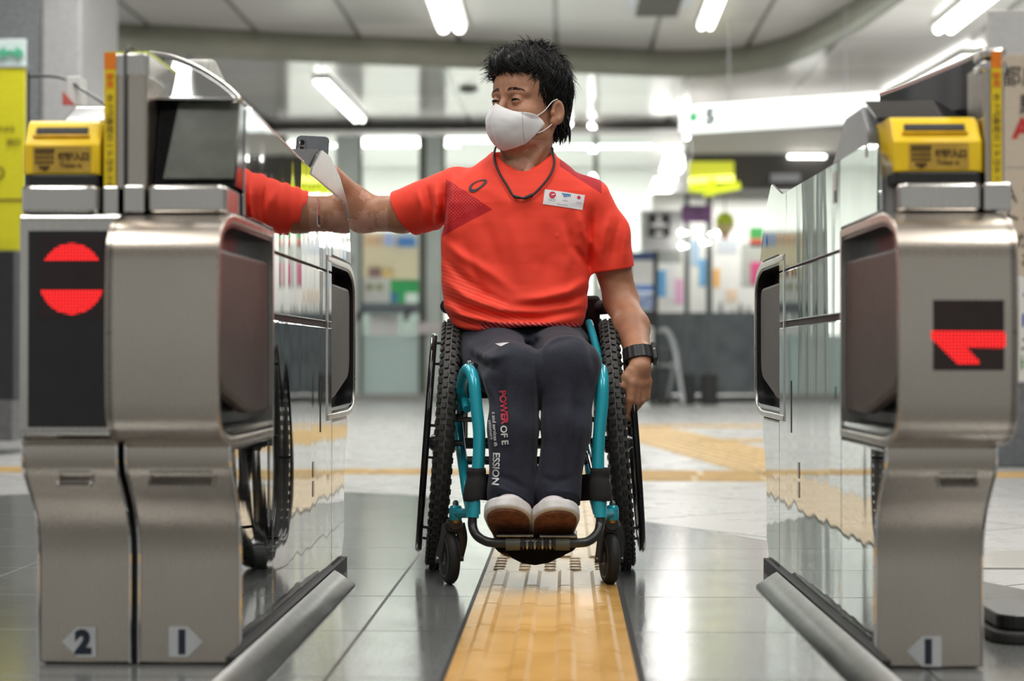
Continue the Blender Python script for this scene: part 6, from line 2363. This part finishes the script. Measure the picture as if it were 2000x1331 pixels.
# ---- trousers
KR, KL = P(1013, 728, 4.10), P(1110, 718, 4.10)
HPR, HPL = P(958, 690, 4.40), P(1085, 690, 4.40)
ANR, ANL = P(1001, 955, 4.035), P(1087, 955, 4.035)
TFOLDS = []
FOLDS = []
for pts, h, w in (([(1046, 690), (1050, 760), (1053, 850), (1050, 940)], -0.007, 0.007),
                  ([(1006, 700), (1000, 780), (1004, 860), (1012, 940)], 0.0035, 0.012), ([(990, 720), (982, 790), (985, 860)], -0.004, 0.009),
                  ([(1030, 760), (1034, 850), (1032, 930)], -0.003, 0.010), ([(968, 790), (964, 860), (970, 930)], 0.004, 0.010),
                  ([(1080, 720), (1076, 800), (1082, 880)], -0.003, 0.010), ([(1108, 760), (1106, 840), (1100, 920)], 0.0045, 0.011), ([(1125, 740), (1122, 820), (1114, 900)], -0.0045, 0.008),
                  ([(1142, 740), (1140, 820), (1128, 900)], 0.003, 0.008),
                  ([(965, 945), (985, 952), (1015, 968), (1045, 985)], 0.005, 0.006), ([(962, 960), (990, 966), (1020, 978)], -0.004, 0.005), ([(1060, 960), (1090, 955), (1125, 962)], 0.004, 0.007),
                  ([(1056, 930), (1085, 938), (1120, 930)], -0.003, 0.008), ([(966, 925), (1000, 935), (1040, 960)], -0.004, 0.008),
                  ([(905, 665), (930, 690), (960, 700), (1000, 690)], 0.007, 0.011), ([(908, 690), (940, 712), (975, 722)], -0.006, 0.009), ([(920, 715), (945, 740), (965, 790)], 0.006, 0.010),
                  ([(1050, 655), (1046, 672), (1044, 690)], -0.008, 0.010), ([(1065, 680), (1090, 668), (1130, 660)], -0.004, 0.008), ([(1145, 660), (1155, 690), (1160, 730)], -0.004, 0.008),
                  ([(1000, 660), (1020, 672), (1046, 676)], -0.005, 0.008)):
    fold(pts, h, w, 4.05)
TR_FOLDS = list(FOLDS)


def trousers_sdf(p):
    d = ell(p, np.array([-0.108, 4.43, 0.535]), (0.172, 0.135, 0.095))
    th_r = rc(p, HPR + [0, 0, -0.005], KR, 0.086, 0.066)
    th_l = rc(p, HPL + [-0.004, 0, -0.005], KL, 0.086, 0.066)
    lapR = rc(p, P(930, 690, 4.36), P(965, 735, 4.18), 0.050, 0.040)
    sh_r = chain(p, [KR, KR * 0.5 + ANR * 0.5 + [0.000, -0.008, 0], ANR], [0.066, 0.060, 0.053], 0.02)
    sh_l = chain(p, [KL, KL * 0.5 + ANL * 0.5 + [0.006, -0.008, 0], ANL], [0.066, 0.057, 0.049], 0.02)
    cr = P(1003, 955, 4.035)
    ankle = P(0, 978, 4.03)[2]
    # flared hems
    sh_r = smin(sh_r, rc(p, ANR, ANR + np.array([-0.002, 0.03, -0.05]), 0.050, 0.058), 0.02)
    sh_l = smin(sh_l, rc(p, ANL, ANL + np.array([0.004, 0.03, -0.05]), 0.046, 0.052), 0.02)
    R = smin(smin(th_r, lapR, 0.03), sh_r, 0.035)
    L = smin(th_l, sh_l, 0.035)
    d = smin(smin(R, L, 0.006), d, 0.03)
    d = d - 1.4 * fold_disp(p, TR_FOLDS) - 0.0025 * vnoise(p, 16, 12) - 0.001 * vnoise(p, 42, 13)
    hr = P(1000, 974, 4.0)[2] - 0.35 * (p[..., 1] - 3.98) + 0.012 * np.sin((p[..., 0] + 0.02) * 40)
    d = smax(d, hr - p[..., 2], 0.006)
    d = smax(d, p[..., 2] - 0.64, 0.01)
    return d


Vt, Ft = surf(trousers_sdf, (-0.33, 3.93, 0.14), (0.13, 4.60, 0.66), 0.0042)
tm = Mat('trousers_navy', (0.03, 0.034, 0.055), 0.85, Sheen_Weight=0.1)
x, y, z = tm.coords('world')
base = tm.mix(tm.noise(380, 2).step(0.3, 0.7), (0.0065, 0.008, 0.018), (0.014, 0.0175, 0.036))
tm.set('Base Color', base)
tm.bump(tm.noise(500, 2) + tm.noise(20, 3) * 3.0, 0.0006, 0.7)
trousers = mesh_obj('trousers', Vt, Ft, tm.m, man)
BV_T = BVHTree.FromPolygons(Vt.tolist(), Ft.tolist())
wh_ink = simple('print_white', (0.62, 0.62, 0.64), 0.6)
rd_ink = simple('print_red', (0.42, 0.03, 0.055), 0.6)


def refine(q):
    import bmesh
    bm = bmesh.new()
    V = np.concatenate(q.v)
    vs = [bm.verts.new(v) for v in V]
    for f in q.f:
        try:
            bm.faces.new([vs[i] for i in f])
        except ValueError:
            pass
    bmesh.ops.triangulate(bm, faces=bm.faces[:])
    for _ in range(3):
        ed = [e_ for e_ in bm.edges if e_.calc_length() > 0.003]
        if not ed:
            break
        bmesh.ops.subdivide_edges(bm, edges=ed, cuts=1)
        bmesh.ops.triangulate(bm, faces=bm.faces[:])
    bm.verts.index_update()
    out = MB().add([v.co[:] for v in bm.verts], [tuple(v.index for v in f.verts) for f in bm.faces])
    bm.free()
    return out


def leg_text(s, x0, y0, x1, y1, size, mt, bold):
    """lettering running down the leg, tops of the letters to the right"""
    L = math.hypot(x1 - x0, y1 - y0)
    ux, uy = (x1 - x0) / L, (y1 - y0) / L
    k = 4.03 / FPX

    def place(a, b, c):
        px = x0 + (a / k) * ux + (b / k) * uy
        py = y0 + (a / k) * uy - (b / k) * ux
        return P(px, py, 4.0)
    q = refine(text_mb(s, size, place, bold, 0, 'LEFT'))
    drape(q, BV_T, 3.6, 0.0028)
    return q.build('lettering', mt, trousers, fix=False)


leg_text('POWER', 974, 764, 980, 828, 0.0215, rd_ink, 0.0009)
leg_text('OF E', 977, 832, 982, 880, 0.021, wh_ink, 0.0005)
leg_text('ESSION', 963, 884, 961, 944, 0.0225, wh_ink, 0.0005)
leg_text('s and services th', 960, 806, 966, 882, 0.0115, wh_ink, 0.0002)
leg_text('ustomers', 952.5, 822, 957.5, 862, 0.0115, wh_ink, 0.0002)
q = refine(MB().add([P(965, 671, 4.1), P(996, 669, 4.1), P(979, 677, 4.1)], [(0, 1, 2)]))
drape(q, BV_T, 3.6, 0.003).build('white_flash', wh_ink, trousers, fix=False)

# ---- shoes
sole_m = Mat('sole_brown', (0.13, 0.045, 0.02), 0.7)
sole_m.set('Base Color', sole_m.mix(sole_m.noise(60, 5).step(0.3, 0.7), (0.10, 0.032, 0.014), (0.20, 0.075, 0.035)))
sole_m.bump(sole_m.noise(300, 3), 0.0006)
rub_w = simple('shoe_white_rubber', (0.62, 0.61, 0.60), 0.5, var=0.08, scale=50)
canvas = simple('shoe_canvas_white', (0.66, 0.60, 0.62), 0.8, var=0.06)
crimson = simple('shoe_crimson', (0.35, 0.01, 0.04), 0.7)


def shoe(name, c, yaw, side):
    """c: centre of the visible toe end of the sole, facing the camera"""
    pit = math.radians(31)
    f = np.array([math.sin(yaw), -math.cos(yaw) * math.cos(pit), math.sin(pit)])   # heel to toe, toes up
    f[0] *= 1
    f /= np.linalg.norm(f)
    s = np.cross(f, [0, 0, 1.0])
    s /= np.linalg.norm(s)
    s = s if s[0] > 0 else -s
    up = np.cross(s, f)
    up = up if up[2] > 0 else -up
    R = np.stack([s, f, up], 1)

    def loc(p): return (p - c) @ R
    # outline of the sole: half widths along the length (0 = toe tip)
    tt = np.array([0.032, 0.018, -0.01, -0.035, -0.07, -0.11, -0.14, -0.175, -0.20, -0.21])
    hw = np.array([0.000, 0.026, 0.041, 0.0470, 0.0475, 0.040, 0.034, 0.0345, 0.027, 0.0])
    o = np.argsort(tt)
    bend = side * 0.006

    tf = np.linspace(-0.215, 0.030, 60)
    wf = np.interp(tf, [-0.215, -0.175, -0.14, -0.11, -0.07, -0.035, 0.03], [0.026, 0.034, 0.035, 0.038, 0.044, 0.047, 0.047])
    wf = wf * np.sqrt(np.clip(1 - np.clip((tf + 0.035) / 0.0655, 0, 1) ** 2.3, 0, 1)) * np.sqrt(np.clip(1 - np.clip((-0.19 - tf) / 0.0252, 0, 1) ** 2, 0, 1))

    tf2 = [-0.18, -0.14, -0.11, -0.07, -0.03]
    wf2 = [0.034, 0.035, 0.038, 0.044, 0.047]

    def plan(q):
        w = np.interp(q[..., 1], tf2, wf2)
        cxx = bend * np.interp(q[..., 1], [-0.25, -0.1, 0.03], [0, 0, 1.0])
        xx = np.abs(q[..., 0] - cxx)
        side_ = xx - w
        toe_ = (((xx / 0.047) ** 2.2 + (np.maximum(q[..., 1] + 0.03, 0) / 0.060) ** 2.2) ** (1 / 2.2) - 1) * 0.047
        heel_ = (((xx / 0.034) ** 2.2 + (np.maximum(-0.18 - q[..., 1], 0) / 0.032) ** 2.2) ** (1 / 2.2) - 1) * 0.032
        return np.where(q[..., 1] > -0.03, toe_, np.where(q[..., 1] < -0.18, heel_, side_))

    def d_sole(p):
        q = loc(p)
        return smax(plan(q) * 0.85, np.abs(q[..., 2] + 0.004) - 0.004, 0.002)

    def d_rim(p):
        q = loc(p)
        toe = np.clip((q[..., 1] + 0.06) / 0.06, 0, 1)
        top = 0.020 + 0.006 * toe
        d = smax(plan(q) * 0.85 - 0.006, np.maximum(-0.002 - q[..., 2], q[..., 2] - top), 0.007)
        return d

    def d_up(p):
        q = loc(p)
        d = ell(q, (0, -0.055, 0.018), (0.046, 0.078, 0.046))
        d = smin(d, rc(q, (0, -0.10, 0.030), (0, -0.165, 0.045), 0.040, 0.035), 0.03)
        return smax(d, -0.0 - q[..., 2], 0.006)
    lo, hi = c - 0.13, c + 0.13
    lo = c + np.array([-0.09, -0.06, -0.16])
    hi = c + np.array([0.09, 0.24, 0.12])
    a, b = surf(d_up, lo, hi, 0.003)
    up_o = mesh_obj('shoe', a, b, canvas, man)
    a, b = surf(d_rim, lo, hi, 0.0028)
    mesh_obj('rubber_rim', a, b, rub_w, up_o)
    a, b = surf(d_sole, lo, hi, 0.0026)
    mesh_obj('sole', a, b, sole_m.m, up_o)
    # laces and coloured side stripe
    for k in range(5):
        yv = -0.055 - k * 0.020
        zt = 0.058 + k * 0.004
        pts = [np.array([xx, yv + 0.004 * math.cos(xx * 90), zt - 14 * xx * xx]) for xx in np.linspace(-0.020, 0.020, 7)]
        MB().tube(np.array(pts) @ R.T + c, 0.0026, 6).build('lace', M['white'], up_o, smooth=60)
    for k, off in enumerate((0, 0.008)):
        pts = [np.array([-side * (0.0445 - off * 0.3), -0.030, 0.030 + off]), np.array([-side * (0.046 - off * 0.3), -0.06, 0.034 + off]), np.array([-side * (0.043 - off * 0.2), -0.10, 0.046 + off])]
        MB().tube(catmull(np.array(pts), 4) @ R.T + c, [(0.0028, 0.0014)] * 9, 8).build('stripe', crimson, up_o, smooth=60)
    return up_o


shoe('shoe', P(994, 1004, 3.96), math.radians(-2), -1)
shoe('shoe', P(1083, 1008, 3.96), math.radians(3), 1)

# ---- watch
wc_ = EL * 0.09 + WL * 0.91 + np.array([0.001, 0, 0.0])
ad = (WL - EL) / np.linalg.norm(WL - EL)
wa = np.array([0.12, -0.45, -1.0])
wa /= np.linalg.norm(wa)
s1 = np.cross(wa, [0, 1, 0])
s1 /= np.linalg.norm(s1)
s1 = s1 if s1[0] > 0 else -s1
s2 = np.cross(s1, wa)
wt_m = simple('watch_resin', (0.016, 0.016, 0.018), 0.4)
rows = []
for t in np.linspace(0, 2 * PI, 49):
    rx, ry = 0.0335, 0.0300
    c = wc_ + s1 * rx * math.cos(t) + s2 * ry * math.sin(t)
    out = s1 * math.cos(t) + s2 * math.sin(t)
    k = 0.0012 if int(t / (2 * PI) * 24) % 2 else 0
    rows.append([c - wa * 0.0155, c - wa * 0.0145 + out * (0.003 + k), c + wa * 0.0145 + out * (0.003 + k), c + wa * 0.0155])
band_o = MB().grid(rows).build('watch_strap', wt_m, man, smooth=35, thick=0.001, fix=False)
cc = wc_ + s1 * 0.0375 - s2 * 0.004 * 0
R = np.stack([s1, s2, wa], 1)
MB().box(cc, (0.013, 0.040, 0.046), R).build('watch_case', wt_m, band_o, bevel=0.004, seg=3, smooth=40)
MB().box(cc + s1 * 0.0055, (0.0035, 0.026, 0.028), R).build('watch_face', simple('watch_glass', (0.05, 0.055, 0.055), 0.12), band_o)
MB().revolve(cc - wa * 0.004 + s2 * -0.018, -s2, [(0.0025, 0), (0.0025, 0.003)], 10).build('watch_button', steelb, band_o)

# ---- phone in his right hand
pc = PHC
ph = thing('phone', tuple(pc), 'dark grey phone with two stacked camera lenses held over the gate reader', 'phone')
pr = math.radians(3)
PR = np.array([[1, 0, 0.0], [0, 1, 0.0], [0, 0, 1]])
tilt = math.radians(14)
PR = np.array([[math.cos(pr), 0, math.sin(pr)], [0, 1, 0], [-math.sin(pr), 0, math.cos(pr)]]) @ np.array([[1, 0, 0], [0, math.cos(tilt), math.sin(tilt)], [0, -math.sin(tilt), math.cos(tilt)]])


def ploc(V):
    return V @ PR.T + pc


hw_, hh_, dd_ = 0.0415, 0.073, 0.0055
prof = rounded([(-hw_, -hh_), (hw_, -hh_), (hw_, hh_), (-hw_, hh_)], 0.013, 6)
shift = float((P(607, 265, 4.475)[2] - pc[2])) - hh_ * math.cos(tilt)
pc = pc + np.array([0, 0, shift])
case = MB().xz(prof, -dd_, dd_).xform(ploc).build('case', simple('phone_case_slate', (0.045, 0.055, 0.065), 0.35), ph, bevel=0.003, seg=3, smooth=40)
MB().xz(rounded([(-hw_ + 0.004, -hh_ + 0.004), (hw_ - 0.004, -hh_ + 0.004), (hw_ - 0.004, hh_ - 0.004), (-hw_ + 0.004, hh_ - 0.004)], 0.01, 6), dd_, dd_ + 0.0008).xform(ploc).build('screen', M['blackgloss'], ph)
MB().xz(rounded([(-0.036, 0.026), (-0.014, 0.026), (-0.014, 0.062), (-0.036, 0.062)], 0.007, 5), -dd_ - 0.0015, -dd_).xform(ploc).build('camera_bump', simple('camera_bump_black', (0.02, 0.022, 0.026), 0.25), ph, bevel=0.0005)
for zz in (0.035, 0.053):
    MB().revolve((-0.026, -dd_ - 0.0012, zz), (0, -1, 0), [(0.0066, 0), (0.0066, 0.0016), (0.0050, 0.0017), (0.0045, 0.001)], 20).xform(ploc).build('camera_lens', M['blackgloss'], ph, smooth=40)
